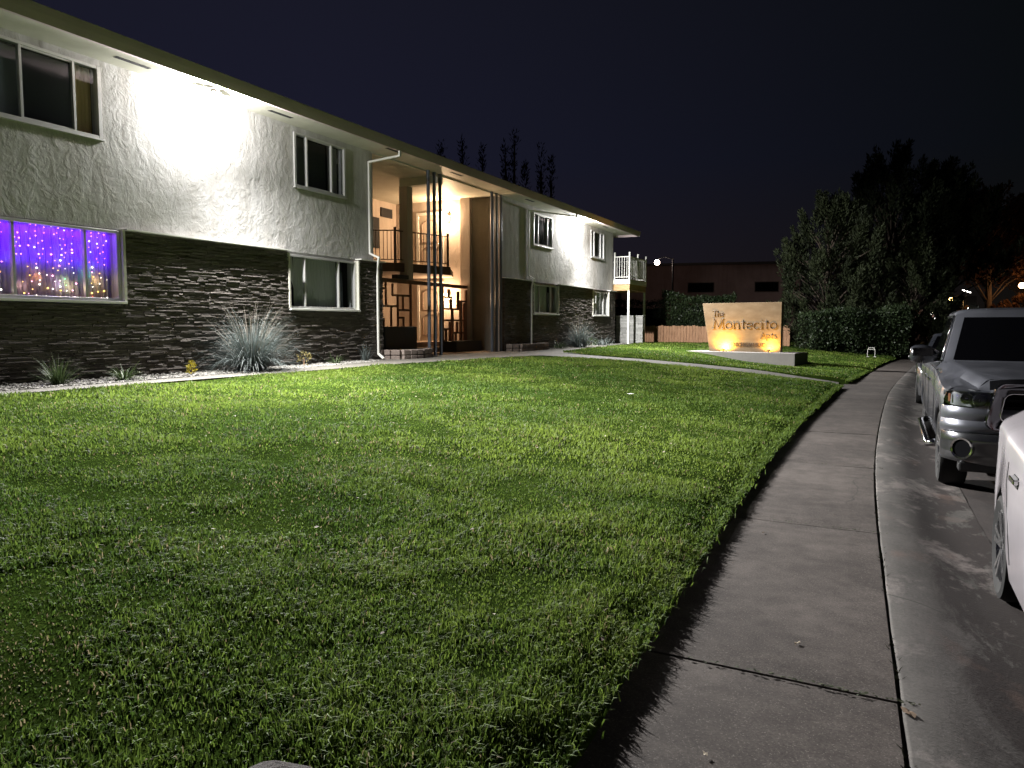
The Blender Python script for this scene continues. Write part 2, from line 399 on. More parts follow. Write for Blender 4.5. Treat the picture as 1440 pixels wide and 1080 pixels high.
# sidewalk: separate slabs with open joints over a dark bed
def m_walk():
    m = mat('sidewalk_concrete', (.2,.18,.16), .88, spec=.25); t = NT(m); g = t.geo()
    a = t.noise(g, .8, 6, .6); f = t.noise(g, 85, 3, .75); sp = t.noise(g, 7, 5, .6)
    c = t.ramp(t.math('ADD', t.math('MULTIPLY', a, .4), t.math('ADD', t.math('MULTIPLY', f, .38), t.math('MULTIPLY', sp, .28))), [(.41, (.026,.021,.0185)), (.52, (.053,.044,.039)), (.64, (.088,.075,.067))])
    st = t.ramp(t.noise(g, 1.3, 6, .7, .7), [(.50, (0,0,0)), (.64, (1,1,1))]); c = t.mix(t.math('MULTIPLY', st, .5), c, (.032,.026,.023))
    # hairline cracks
    ck = t.node('ShaderNodeTexVoronoi', feature='DISTANCE_TO_EDGE'); ck.inputs['Scale'].default_value = .38
    wv = t.node('ShaderNodeMix', data_type='VECTOR'); nz = t.node('ShaderNodeTexNoise'); nz.inputs['Scale'].default_value = 2.2; nz.inputs['Detail'].default_value = 5
    t.L.new(g, nz.inputs['Vector']); wv.inputs[0].default_value = .22; t.L.new(g, wv.inputs[4]); t.L.new(nz.outputs['Color'], wv.inputs[5]); t.L.new(wv.outputs[1], ck.inputs['Vector'])
    line = t.math('LESS_THAN', ck.outputs['Distance'], .0016)
    line = t.math('MULTIPLY', line, t.math('GREATER_THAN', t.noise(g, .45, 2), .50))
    c = t.mix(t.math('MULTIPLY', line, .7), c, (.03,.027,.024))
    gm = t.math('LESS_THAN', t.vor(g, 1.7), .03); c = t.mix(t.math('MULTIPLY', gm, .55), c, (.02,.018,.017))
    spk = t.ramp(t.noise(g, 130, 2, .5), [(.62, (0,0,0)), (.70, (1,1,1))]); c = t.mix(t.math('MULTIPLY', spk, .5), c, (.22,.20,.18))
    t.col(c); t.nor(t.bump(t.math('ADD', f, t.math('MULTIPLY', sp, .5)), .3, .006)); return m
M['walk'] = m_walk()
jy = [-8.2,-5.3,-2.35,.6,3.56,6.45,9.4,12.3,15.2,18.1,21.0,23.9,26.8,29.7,32.6,35.5,38.4,41.3,44.2,47.1,50.,53.]
vs = []; fs = []
for a, b in zip(jy[:-1], jy[1:]):
    tz = random.uniform(-.004, .004)
    yy = np.linspace(a+.007, b-.007, 14); base = len(vs); nx = 6
    for i, y in enumerate(yy):
        sk = .06 if a < 9 else .0
        for k in range(nx+1):
            fx = k/nx; x = float(edgex(y))-.08 + fx*1.192
            z = tz*(1 if i else 1) + (-.008 if i in (0, len(yy)-1) or k == nx else 0)
            vs.append((x, y - sk*(fx-.5)*.9, z))
    w = nx+1
    for i in range(len(yy)-1):
        for k in range(nx): fs.append((base+i*w+k, base+i*w+k+1, base+(i+1)*w+k+1, base+(i+1)*w+k))
    # slab side faces so that joints read as grooves
    for row, sgn in ((0, 1), (len(yy)-1, -1)):
        b2 = len(vs); 
        for k in range(w):
            p = vs[base+row*w+k]; vs.append((p[0], p[1]-sgn*.001, -.05))
        for k in range(nx): fs.append((base+row*w+k, b2+k, b2+k+1, base+row*w+k+1) if sgn > 0 else (base+row*w+k+1, b2+k+1, b2+k, base+row*w+k))
tag(meshobj('sidewalk', vs, fs, M['walk'], None, False), kind='structure')
strip('sidewalk_bed', np.arange(-10, 54, .5), lambda y: edgex(y)-.1, lambda y: curbx(y)+.05, lambda x, y: -.035, 2, mat('joint_dirt', (.018,.015,.012), .95))

# weeds and dirt in the crack between sidewalk and kerb
m = m_shade('crack_weed', (.02,.03,.01), (.06,.06,.03), .8)
g = MB()
for i in range(420):
    y = random.uniform(1.5, 13) if i < 300 else random.uniform(13, 24); x = float(curbx(y)) + random.uniform(-.012, .018); g.cur = random.random()
    if float(vnoise(0, y, 1.7, 4)) < .42: continue
    a = random.uniform(0, 6.28); l = random.uniform(.012, .04)
    g.add([(x-.004, y, -.012), (x+.004, y+.004, -.012), (x+math.cos(a)*l, y+math.sin(a)*l, l*.8-.01)], [(0,1,2)])
for yj, k_ in ((3.56, 90), (6.45, 40), (9.4, 30)):
    for i in range(k_):
        fx = random.random()**.6; x = float(edgex(yj))+.15+fx*1.05; y = yj-.012-.054*((.2+1.05*fx)/1.252-.5)+random.gauss(0,.008); a = random.uniform(0,6.28); r = random.uniform(.004,.014); g.cur = random.random()*.6
        g.add([(x+r*math.cos(a+q)*random.uniform(.6,1.2), y+r*math.sin(a+q)*.7, .003+random.uniform(0,.006)) for q in (0,1.2,2.4,3.6,4.8)], [(0,1,2,3,4)])
tag(build('weeds', g, m), 'low dark weeds rooted in the crack between sidewalk and kerb', 'weeds', kind='stuff')

# ------------------------------------------------------------------ lawn
WALK_N, WALK_F = 21.05, 22.75       # entrance path, near and far edge
def l1_left(y): return np.interp(y, [-5,15,16.7,18.7,20.4,21.05], [-10.05,-10.08,-9.72,-9.55,-9.35,-8.9])
def l2_left(y): return np.interp(y, [22.75,23.1,24.6,30,35.5,37.5,60], [-8.6,-9.4,-10.05,-10.75,-10.9,-11.8,-16])
m = mat('lawn_soil', (.03,.04,.015), 1., spec=0.); t = NT(m); g_ = t.geo()
t.col(t.ramp(t.math('ADD', t.math('MULTIPLY', t.noise(g_, 2.5, 6), .6), t.math('MULTIPLY', t.noise(g_, 45, 3), .45)), [(.35, (.012,.020,.004)), (.55, (.026,.046,.008)), (.75, (.05,.075,.014))]))
t.nor(t.bump(t.noise(g_, 60, 4, .7), .9, .03)); M['soil'] = m
def lawn_mesh(name, ys, left, m):
    vs = []; fs = []; nx = 28
    for y in ys:
        a = float(left(y)); b = float(edgex(y)) + (float(vnoise(0, y, 2.2, 8))-.5)*.05
        for k in range(nx+1):
            f = 1-(1-k/nx)**1.6; x = a+(b-a)*f; vs.append((x, y, float(lawnz(x, y))))
        vs.append((b+.02, y, .05)); vs.append((b+.005, y, -.06))
    n = nx+3
    for i in range(len(ys)-1):
        for k in range(n-1): fs.append((i*n+k, i*n+k+1, (i+1)*n+k+1, (i+1)*n+k))
    b0 = len(vs)                                              # skirts at both ends
    for row in (0, len(ys)-1):
        s0 = len(vs)
        for k in range(n): p = vs[row*n+k]; vs.append((p[0], p[1]+(-.01 if row == 0 else .01), -.06))
        for k in range(n-1): fs.append((row*n+k, s0+k, s0+k+1, row*n+k+1))
    return tag(meshobj(name, vs, fs, m, None, True), kind='structure')
lawn_mesh('lawn', np.concatenate([np.arange(-6, 21.0, .3), [WALK_N]]), l1_left, M['soil'])
lawn_mesh('lawn_beyond_path', np.concatenate([[WALK_F], np.arange(22.95, 60, .5)]), l2_left, M['soil'])

def blades(px, py, h, w, sh, lean):
    n = len(px); pz = lawnz(px, py)
    az = RNG.uniform(0, 2*PI, n); ld = RNG.uniform(0, 2*PI, n); ln = lean*h
    cx, cy = np.cos(az)*w/2, np.sin(az)*w/2; dx, dy = np.cos(ld)*ln, np.sin(ld)*ln
    V = np.empty((n, 5, 3))
    V[:,0] = np.stack([px-cx, py-cy, pz-.01], 1); V[:,1] = np.stack([px+cx, py+cy, pz-.01], 1)
    V[:,2] = np.stack([px-cx*.8+dx*.35, py-cy*.8+dy*.35, pz+h*.6], 1); V[:,3] = np.stack([px+cx*.8+dx*.35, py+cy*.8+dy*.35, pz+h*.6], 1)
    hz = h*np.sqrt(np.clip(1-np.minimum(lean,.95)**2*.6, .1, 1))
    V[:,4] = np.stack([px+dx, py+dy, pz+hz], 1)
    return V, np.repeat(sh, 5)
def grass(name, regions, label):
    VV = []; SS = []
    for (dens, y0, y1, x0, x1, keep, hh, ww) in regions:
        n = int(dens*(y1-y0)*(x1-x0)); px = RNG.uniform(x0, x1, n); py = RNG.uniform(y0, y1, n)
        k = keep(px, py); px, py = px[k], py[k]
        hh = hh if True else hh; c = vnoise(px, py, 2.3, 1)*.5 + vnoise(px, py, 6.5, 2)*.5; big = vnoise(px, py, .55, 6)
        pit = vnoise(px, py, 3.1, 12)*.6 + vnoise(px, py, 1.1, 13)*.4
        k = RNG.uniform(0, 1, len(px)) < np.clip((pit-.20)*3.2, .55, 1); px, py, c, big, pit = px[k], py[k], c[k], big[k], pit[k]
        n = len(px)
        h = hh*(.34+.80*c)*RNG.uniform(.55, 1.25, n); h *= np.clip((pit-.1)*2.4, .45, 1.1)
        ed = edgex(py)-px
        tall = RNG.uniform(0, 1, n) < .02; h = np.where(tall, h*1.5, h)
        w = ww*RNG.uniform(.6, 1.35, n)
        big2 = vnoise(px, py, 1.25, 16); sh = np.clip(.02+.42*c+.75*(big-.42)+.35*(big2-.45)+RNG.normal(0, .17, n), 0, 1); h = h*(.72+.55*big2)
        bare = np.exp(-((px+2.95)**2+(py-1.45)**2)/.16); straw = RNG.uniform(0, 1, n) < .015+.05*(vnoise(px, py, 1.4, 21) > .66)+.5*bare; h = h*(1-.12*np.minimum(1, bare)); sh = np.where(straw, 1.0, np.minimum(sh, .93))
        V, s = blades(px, py, h, w, sh, np.clip(RNG.normal(.85, .4, n), .05, 1.7)); VV.append(V); SS.append(s)
    V = np.concatenate(VV); s = np.concatenate(SS); n = len(V); b = np.arange(n)[:,None]*5
    o = meshobj(name, V.reshape(-1,3), [b+np.array([0,1,3,2]), b+np.array([2,3,4])], M['grass'], s, False)
    return tag(o, label, 'grass', kind='stuff')
def in1(lo, hi): return lambda x, y: (x > l1_left(y)) & (x < edgex(y)+.03) & (y < WALK_N) & (np.hypot(x, y) >= lo) & (np.hypot(x, y) < hi)
def in2(x, y): return (x > l2_left(y)) & (x < edgex(y)+.03) & (y > WALK_F) & ~((x > -7.75) & (x < -2.8) & (y > 28.6+(-2.9-x)*.23) & (y < 30.3+(-2.9-x)*.23))
grass('grass', [
    (7600, 0, 4.3, -4.2, -.9, in1(0, 4.3), .050, .0052),
    (4200, 0, 7.0, -7., -.9, in1(4.3, 7.0), .050, .0068),
    (2100, -1, 11., -10.2, -.9, in1(7.0, 11.), .050, .0095),
    (1000, -3, 21.1, -10.3, -.9, in1(11., 16.), .050, .014),
    (650, 0, 21.1, -10.3, -.9, in1(16., 30.), .056, .018)], 'patchy green mown grass of the front lawn nearest the camera')
grass('grass', [(260, 22.6, 46, -15, 4, in2, .055, .026)], 'bright green grass on the lawn around the lit monument sign')
# ragged fringe hanging over the lawn edge
n = 11000; fy = RNG.uniform(.5, 30, n)**1.0; fx = edgex(fy) + RNG.normal(-.01, .03, n); kf = (fy < WALK_N) | (fy > WALK_F); fx, fy = fx[kf], fy[kf]; n = len(fx)
V, s = blades(fx, fy, RNG.uniform(.02, .05, n)*np.where(RNG.uniform(0,1,n) < .08, 1.5, 1.), .006+.0006*fy, np.clip(RNG.normal(.3, .2, n), 0, 1), RNG.uniform(.4, 1.5, n))
b = np.arange(n)[:,None]*5
tag(meshobj('grass', V.reshape(-1,3), [b+np.array([0,1,3,2]), b+np.array([2,3,4])], M['grass'], s), 'ragged fringe of grass hanging over the sidewalk edge', 'grass', kind='stuff')

# ------------------------------------------------------------------ entrance path, edging strip, gravel bed
g = MB()
P = [(-12.3,16.2),(-11.3,16.0),(-11.0,14.),(-10.75,11.),(-10.6,8.),(-10.5,4.),(-10.5,-6.),(-10.03,-6.),(-10.03,15.),(-9.69,16.7),(-9.52,18.7),(-9.32,20.4),(-8.88,21.02)]
vs = []; fs = []
ys = np.arange(-6, 22.9, .3)
def pin(y): return np.interp(y, [-6,4,8,11,14,15.7,16.2,26.2,26.6,36], [-10.45,-10.45,-10.58,-10.74,-10.98,-11.28,-12.2,-12.2,-11.25,-11.4])
def pout(y): return np.interp(y, [-6,15,16.7,18.7,20.4,21.05], [-10.02,-10.05,-9.69,-9.52,-9.3,-8.8])
strip('path', np.concatenate([np.arange(-6, 21.0, .3), [21.05]]), pin, pout, lambda x, y: .712, 5, M['path'])
vs = []; fs = []; xs = np.linspace(-12.2, -1.14, 45)
for x in xs:
    flare = .35*max(0, (x+2.4)/1.3)
    for k in range(5):
        y = (WALK_N-.03-flare) + (WALK_F-WALK_N+.06+1.6*flare)*k/4
        vs.append((x, y, float(np.interp(float(edgex(y))-x, _ld, _lz))-.02-.09*max(0, 1-(float(edgex(y))-x)/2.5) + (.032 if x < -9.2 else .032*max(0, min(1, (-x-7.2)/2)))))
for i in range(len(xs)-1):
    for k in range(4): fs.append((i*5+k, (i+1)*5+k, (i+1)*5+k+1, i*5+k+1))
tag(meshobj('entrance_path', vs, fs, M['path'], None, True), kind='structure')
strip('path_along_wing', np.concatenate([[22.76], np.arange(23., 46, .4)]), lambda y: float(pin(y)) if y < 36 else -12.8, lambda y: float(l2_left(y))+.04, lambda x, y: .708, 3, M['path'])
m = mat('gravel_bed', (.3,.28,.25), .95); t = NT(m); v = t.vor(t.geo(), 28); t.col(t.ramp(v, [(.0, (.15,.145,.13)), (.6, (.05,.047,.04))])); t.nor(t.bump(v, 1., .02))
strip('gravel_bed', np.concatenate([np.arange(-6, 16.1, .4), [16.2]]), lambda y: -12., lambda y: float(pin(y))+.02, lambda x, y: .69+.02*float(vnoise(x, y, 2, 2)), 4, m)
strip('gravel_bed_far', np.arange(26.0, 36.2, .4), lambda y: -12., lambda y: float(pin(y))+.02, lambda x, y: .69+.02*float(vnoise(x, y, 2, 2)), 3, m)
def stones(name, n, y0, y1, label):
    g = MB()
    for i in range(n):
        y = random.uniform(y0, y1); a, b = -11.85, float(pin(y)); x = b-abs(random.gauss(0, .5))*(b-a); 
        if x < a: continue
        r = random.uniform(.012, .034); g.cur = random.random()
        g.ico((x, y, .705+random.uniform(0, .012)), r, (random.uniform(.8,1.3), random.uniform(.8,1.3), random.uniform(.5,.8)))
    return tag(build(name, g, M['gravel']), label, 'gravel', kind='stuff')
stones('gravel', 4200, 4, 16.0, 'pale gravel between the dark stone wall and the concrete edging')
stones('gravel', 900, 26.6, 35.4, 'pale gravel along the far wing under its stone wall')

# ------------------------------------------------------------------ apartment building
XW, XS, ZB, ZC, ZS = -11.9, -11.80, .70, 3.215, 5.97
bld = thing('apartment_building', (-11.9, 16., .7), 'two-storey pale stucco apartment building with dark stacked-stone base and deep eaves', 'building')
UP = [(7.0,8.75,4.68,5.85),(13.42,15.18,4.66,5.84),(26.2,27.95,4.58,5.76),(32.32,34.04,4.62,5.80)]
LO = [(6.57,8.97,2.0,3.19),(13.12,15.48,1.97,3.15),(26.08,28.35,2.04,3.13),(32.42,34.5,2.05,3.12)]

def cells(mb, x0, x1, y0, y1, z0, z1, holes):
    ysp = sorted({y0, y1, *[h[0] for h in holes], *[h[1] for h in holes]}); zsp = sorted({z0, z1, *[h[2] for h in holes], *[h[3] for h in holes]})
    ysp = [y for y in ysp if y0 <= y <= y1]; zsp = [z for z in zsp if z0 <= z <= z1]
    for a, b in zip(ysp[:-1], ysp[1:]):
        for c, d in zip(zsp[:-1], zsp[1:]):
            ym, zm = (a+b)/2, (c+d)/2
            if any(h[0] < ym < h[1] and h[2] < zm < h[3] for h in holes): continue
            mb.box(x0, x1, a, b, c, d)
w = MB()
cells(w, XW-.2, XW, -4, 16.3, ZC, ZS, UP); cells(w, XW-.2, XW, 23.6, 35.4, ZC, ZS, UP)
cells(w, XW-.2, XW-.02, -4, 16.3, ZB-.2, ZC, LO); cells(w, XW-.2, XW-.02, 23.6, 35.4, ZB-.2, ZC, LO)
w.box(-24, XW-.2, 35.2, 35.4, ZB-.2, ZS); w.box(-24, XW-.2, -4, -3.8, ZB-.2, ZS); w.box(-24.2, -24, -4, 35.4, ZB-.2, ZS)
w.box(-24, XW-.2, 16.1, 16.3, ZB-.2, ZS)
build('stucco_wall', w, M['stucco'], bld)
w = MB()
w.box(-24, -13.25, 23.6, 23.8, ZB-.2, ZS)                        # side wall of the far wing, inside the porch
w.box(-13.42, -13.05, 23.42, 23.6, ZB, ZS)
w.box(-16.4, -16.2, 16.3, 23.6, ZB-.2, ZS)                       # back of the porch
build('porch_wall', w, M['porch_stucco'], bld)
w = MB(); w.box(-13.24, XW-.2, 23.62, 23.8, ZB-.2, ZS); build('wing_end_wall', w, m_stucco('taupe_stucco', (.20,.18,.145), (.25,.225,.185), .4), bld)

def stone_courses(y0, y1, z0, z1, holes):
    mb = MB(); z = z0
    while z < z1-.01:
        h = min(random.uniform(.022, .036), z1-z); off = random.uniform(-.009, .009)
        y = y0-random.uniform(0, .3)
        while y < y1:
            l = random.uniform(.07, .38); a, b = max(y, y0), min(y+l, y1); y += l
            if b-a < .03: continue
            segs = [(a, b)]
            for hh in holes:
                if z+h > hh[2] and z < hh[3]:
                    ns = []
                    for p, q in segs:
                        if q <= hh[0] or p >= hh[1]: ns.append((p, q)); continue
                        if p < hh[0]: ns.append((p, hh[0]))
                        if q > hh[1]: ns.append((hh[1], q))
                    segs = ns
            for p, q in segs:
                if q-p < .02: continue
                mb.cur = min(1, max(0, random.gauss(.4, .25)))
                x = XS + off + random.uniform(-.015, .015)
                j = random.uniform(-.002, .002)
                vs = [(XS-.12,p+.001,z),(x,p+.0015,z+.002),(x+random.uniform(-.006,.006),q-.0015,z+.002+j),(XS-.12,q-.001,z),
                      (XS-.12,p+.001,z+h-.003),(x+random.uniform(-.01,.002),p+.002,z+h-.004),(x+random.uniform(-.01,.002),q-.002,z+h-.004+j),(XS-.12,q-.001,z+h-.003)]
                mb.add(vs, [(0,3,2,1),(4,5,6,7),(0,1,5,4),(1,2,6,5),(2,3,7,6)])
        z += h
    return mb
s1 = stone_courses(3.0, 16.56, ZB-.05, ZC-.01, [(a-.05,b+.05,c-.06,d+.05) for a,b,c,d in LO])
build('stone_facing', s1, M['stone'], bld)
s2 = stone_courses(23.62, 35.5, ZB-.05, ZC-.01, [(a-.05,b+.05,c-.06,d+.05) for a,b,c,d in LO])
build('stone_facing', s2, M['stone'], bld)
for ya, yb in ((16.35,16.57),(35.3,35.5)):                        # returns of the stone base at the wing ends
    w = MB(); z = ZB-.05
    while z < ZC-.02:
        h = random.uniform(.03,.045); w.cur = random.uniform(.1,.7); e = random.uniform(-.015,.02); w.box(-13.0, XS-.03, ya, yb+e, z, z+h-.004); z += h
    build('stone_return', w, M['stone'], bld)
def cap(y0, y1, holes):
    edges = [y0] + [e for hh in holes for e in (hh[0]-.06, hh[1]+.06)] + [y1]
    for a, b in zip(edges[::2], edges[1::2]): w = MB(); w.box(XW+.001, XS+.095, a, b, ZC-.012, ZC+.012); build('ledge_cap', w, M['white_metal'], bld)
cap(-3.9, 16.58, [LO[0], LO[1]]); cap(23.6, 35.52, [LO[2], LO[3]])

# soffit, porch ceiling, fascia, gutter, roof
w = MB(); w.box(-12.05, -11.04, -4.5, 36.35, ZS, ZS+.05); w.box(-16.3, -12.05, 16.0, 23.8, ZS, ZS+.05); w.box(-24.9, -12.05, 35.35, 36.35, ZS, ZS+.05)
build('soffit', w, M['eave_paint'], bld)
w = MB(); w.box(-12.02, -11.89, 16.28, 23.62, ZS-.035, ZS-.001); w.box(-13.34, -12.0, 19.62, 19.92, ZS-.22, ZS-.001)
build('porch_beam', w, M['eave_paint'], bld)
w = MB(); w.box(-11.06, -11.0, -4.6, 36.42, 5.93, 6.10); w.box(-25, -11.06, 36.36, 36.42, 5.93, 6.10)
build('fascia', w, M['gutter_paint'], bld)
gp = [(-11.0,5.875),(-10.945,5.875),(-10.925,5.93),(-10.905,5.99),(-10.89,6.05),(-10.88,6.10),(-10.895,6.105),(-10.91,6.06),(-11.0,6.055)]
w = MB(); w.prism(gp, -4.6, 36.52, 'y')
w.prism([(-a-10.98-10.98+36.42+.0, z) if False else (36.42+(a+11.0), z) for a, z in gp], -25, -10.9, 'x')
build('gutter', w, M['gutter_paint'], bld)
w = MB()
E_ = [(-10.98,-4.6,6.11),(-10.98,36.45,6.11),(-25.1,36.45,6.11),(-25.1,-4.6,6.11)]; r0, r1 = (-18,2.5,7.7), (-18,29.4,7.7)
w.add(E_+[r0,r1], [(0,1,5,4),(1,2,5),(2,3,4,5),(3,0,4),(0,3,2,1)])
build('roof', w, M['roofing'], bld)
for y, x in [(9.1,-11.5),(12.6,-11.5),(16.4,-11.3),(19.7,-11.4),(24.9,-11.45),(28.4,-11.45),(33.,-11.45)]:
    w = MB(); w.box(x-.05, x+.05, y-.33, y+.33, ZS-.004, ZS+.002); build('soffit_vent', w, M['dark'], bld)

# windows
def window(y0, y1, z0, z1, ma, mb_, upper, kind='curtain', mid='screen'):
    xo = XW+.035 if upper else XS-.035                            # outer face of the frame
    xi = xo-.11
    f = MB(); t = .045
    f.box(xi, xo, y0-.02, y0+t, z0, z1); f.box(xi, xo, y1-t, y1+.02, z0, z1)
    f.box(xi, xo-.002, y0+t, y1-t, z1-t, z1); f.box(xi, xo-.002, y0+t, y1-t, z0, z0+t)
    f.box(xi+.03, xo-.012, ma-.022, ma+.022, z0+t, z1-t); f.box(xi+.03, xo-.012, mb_-.022, mb_+.022, z0+t, z1-t)
    if mid == 'screen':                                           # thin inner sash round the middle light
        for a, b, c, d in ((ma+.022,mb_-.022,z0+t,z0+t+.022),(ma+.022,mb_-.022,z1-t-.022,z1-t)): f.box(xi+.04, xo-.03, a, b, c, d)
    fr = build('window', f, M['alu'], bld, bevel=.004, segs=1)
    xp = xo-.055
    for pa, pb in ((y0+t, ma-.022), (mb_+.022, y1-t)):
        g = MB(); g.add([(xp,pa,z0+t),(xp,pb,z0+t),(xp,pb,z1-t),(xp,pa,z1-t)], [(0,1,2,3)]); build('pane', g, M['glass'], fr)
    g = MB(); g.add([(xp-.01,ma+.022,z0+t),(xp-.01,mb_-.022,z0+t),(xp-.01,mb_-.022,z1-t),(xp-.01,ma+.022,z1-t)], [(0,1,2,3)])
    build('pane', g, M['screen' if mid == 'screen' else 'glass'], fr)
    # reveal
    r = MB(); d = xi-.34
    r.box(d, xi, y0-.04, y0-.02, z0-.02, z1+.02); r.box(d, xi, y1+.02, y1+.04, z0-.02, z1+.02); r.box(d, xi, y0-.02, y1+.02, z1, z1+.02); r.box(d, xi, y0-.02, y1+.02, z0-.02, z0)
    r.box(d-.3, d-.28, y0-.3, y1+.3, z0-.3, z1+.3)
    build('reveal', r, M['dark'], fr)
    # curtain
    def pleats(a, b, x, step, amp, mt, za=z0+.02, zb=z1-.01):
        c = MB(); n = max(4, int((b-a)/step)*4); ring = []
        for k in range(n+1):
            y = a+(b-a)*k/n; ring.append((x+amp*math.sin(k*PI/2)+amp*.5*math.sin(k*.37+a), y))
        c.add([(p, y, za) for p, y in ring]+[(p, y, zb) for p, y in ring], [(k, k+1, n+2+k, n+1+k) for k in range(n)])
        build('curtain', c, mt, fr, smooth=True)
    if kind == 'curtain': pleats(y0-.01, y1+.01, xi-.16, .07, .014, M['curtain'])
    elif kind == 'blind': pleats(y0-.01, y1+.01, xi-.16, .09, .012, M['blind'])
    elif kind == 'yellow':
        pleats(y1-.30, y1-.02, xi-.12, .06, .018, M['yellow_curtain']); pleats(y0-.01, y1-.28, xi-.2, .5, .01, mat('grey_shade', (.22,.25,.26), .9))
    elif kind == 'part':
        pleats(y0+.06, y0+.34, xi-.16, .07, .016, M['curtain']); pleats(y0+.4, y1-.36, xi-.2, .4, .01, mat('dark_shade', (.26,.27,.28), .9)); pleats(y1-.36, y1+.01, xi-.16, .07, .016, mat('violet_curtain', (.5,.46,.52), .9))
    elif kind == 'tied':
        pleats(y0+.42, y1-.44, xi-.16, .09, .012, M['blind'])
        c = MB(); c.add([(xi-.14,y0+.1,z1-.02),(xi-.14,y0+.38,z1-.02),(xi-.14,y0+.44,z0+.35),(xi-.14,y0+.34,z0+.62)], [(0,3,2,1)]); build('curtain', c, M['curtain'], fr)
        c = MB(); c.add([(xi-.14,y1-.5,z0+.02),(xi-.14,y1-.2,z0+.02),(xi-.14,y1-.22,z1-.25),(xi-.14,y1-.44,z1-.25)], [(0,1,2,3)]); build('curtain', c, mat('blue_curtain', (.14,.145,.19), .9), fr)
    if not upper:                                                  # painted sill and jamb trim standing proud of the stone
        sl = MB(); sl.box(xi, XS+.055, y0-.06, y1+.06, z0-.05, z0-.004); build('sill', sl, M['sill'], fr, bevel=.006)
        [build('jamb', MB().box(xi, XS+.03, ja, jb, z0-.004, z1+.02), M['eave_paint'], fr, bevel=.005) for ja, jb in ((y1+.022, y1+.075), (y0-.075, y0-.022))]
    else:
        sl = MB(); sl.box(XW-.05, XW+.055, y0-.04, y1+.04, z0-.035, z0-.003); build('sill', sl, M['alu'], fr, bevel=.005)
    return fr
window(*UP[0], 7.45, 8.30, True, 'yellow')
window(*UP[1], 13.83, 14.69, True, 'part')
window(*UP[2], 26.62, 27.50, True, 'part'); window(*UP[3], 32.75, 33.6, True, 'curtain')
lit = window(*LO[0], 7.2, 8.36, False, 'none', 'glass')
window(*LO[1], 13.66, 14.85, False, 'tied', 'glass')
window(*LO[2], 26.66, 27.76, False, 'tied', 'glass'); window(*LO[3], 32.95, 33.95, False, 'curtain', 'glass')

# the window with the purple curtain lights
y0, y1, z0, z1 = LO[0]; xi = XS-.145
mc = mat('sheer_curtain', (.70,.68,.70), .9, spec=.05); t = NT(mc); tr = t.node('ShaderNodeBsdfTranslucent'); tr.inputs[0].default_value = (.7,.68,.7,1); mx = t.node('ShaderNodeMixShader'); mx.inputs[0].default_value = .4
t.L.new(t.b.outputs[0], mx.inputs[1]); t.L.new(tr.outputs[0], mx.inputs[2]); t.L.new(mx.outputs[0], t.N['Material Output'].inputs['Surface'])
c = MB(); n = 220
ring = [(xi-.125+.012*math.sin(k*.9)+.010*math.sin(k*.31), y0-.02+(y1-y0+.04)*k/n) for k in range(n+1)]
c.add([(p, y, z0) for p, y in ring]+[(p, y, z1) for p, y in ring], [(k, k+1, n+2+k, n+1+k) for k in range(n)])
build('curtain', c, mc, lit, smooth=True)
bulb_cols = {'violet': (1.,.25,1.), 'pink': (1.,.38,.62), 'white': (1.,.80,.72), 'amber': (1.,.55,.12), 'green': (.2,1.,.35), 'red': (1.,.2,.12)}
BM = {k: m_emit('bulb_'+k, v, 8.) for k, v in bulb_cols.items()}
wire = mat('string_wire', (.05,.05,.06), .6)
BME = {}
strings = [6.70,6.83,6.95,7.09,7.30,7.40,7.53,7.66,7.78,7.90,8.02,8.13,8.25,8.45,8.56,8.70,8.80]
for k, ys_ in enumerate(strings):
    t_o = thing('light_string', (xi-.06, ys_, z1-.03), 'string of tiny coloured bulbs hanging straight down inside the purple-lit window', 'string lights', 'light strings in the purple window')
    w = MB(); w.tube([(xi-.06, ys_+.012*math.sin(q*1.7+k), z1-.03-q*.13) for q in range(9)], .0025, 4); build('wire', w, wire, t_o)
    nb = random.randint(10, 14)
    for q in range(nb):
        z = z1-.06-(z1-z0-.12)*(q+random.uniform(-.25,.25))/(nb-1); fr_ = (z-z0)/(z1-z0)
        if random.random() < .2: continue
        if fr_ > .45: cl = random.choice(['violet','violet','pink','white','pink'])
        else: cl = random.choice(['white','white','pink','amber','amber']+(['green']*2 if k in (0,1,11,12,13) else [])+(['red','amber'] if k in (5,6,14) else []))
        if cl not in BME:
            o_ = build('bulb', MB().ico((0,0,0), .012), BM[cl], None, base=(0,0,0)); BME[cl] = o_.data; COL.objects.unlink(o_); bpy.data.objects.remove(o_)
        o_ = bpy.data.objects.new('bulb', BME[cl]); COL.objects.link(o_); o_.parent = t_o; o_.scale = (random.choice([.55,.7,.8,1.,1.25]),)*3
        o_.location = Vector((xi-.06+random.uniform(-.02,.02), ys_+random.uniform(-.04,.04), z)) - t_o.location
def lamp(name, kind, loc, energy, col, **kw):
    l = bpy.data.lights.new(name, kind); l.energy = energy; l.color = col
    for k, v in kw.items(): setattr(l, k, v)
    o = bpy.data.objects.new(name, l); COL.objects.link(o); o.location = loc; return o
def aim(o, d): o.rotation_euler = Vector(d).to_track_quat('-Z', 'Y').to_euler()
vl = lamp('violet_room_light', 'AREA', (xi-.235, (y0+y1)/2, z1-.34), 30., (.10,.0,1.), shape='RECTANGLE', size=.56, size_y=2.4); vl.rotation_euler = (0, R(-90), 0)
vl = lamp('violet_strip_light', 'AREA', (xi-.045, (y0+y1)/2, z1-.05), 9., (.20,.02,1.), shape='RECTANGLE', size=.05, size_y=2.3); vl.rotation_euler = (0, R(16), 0)
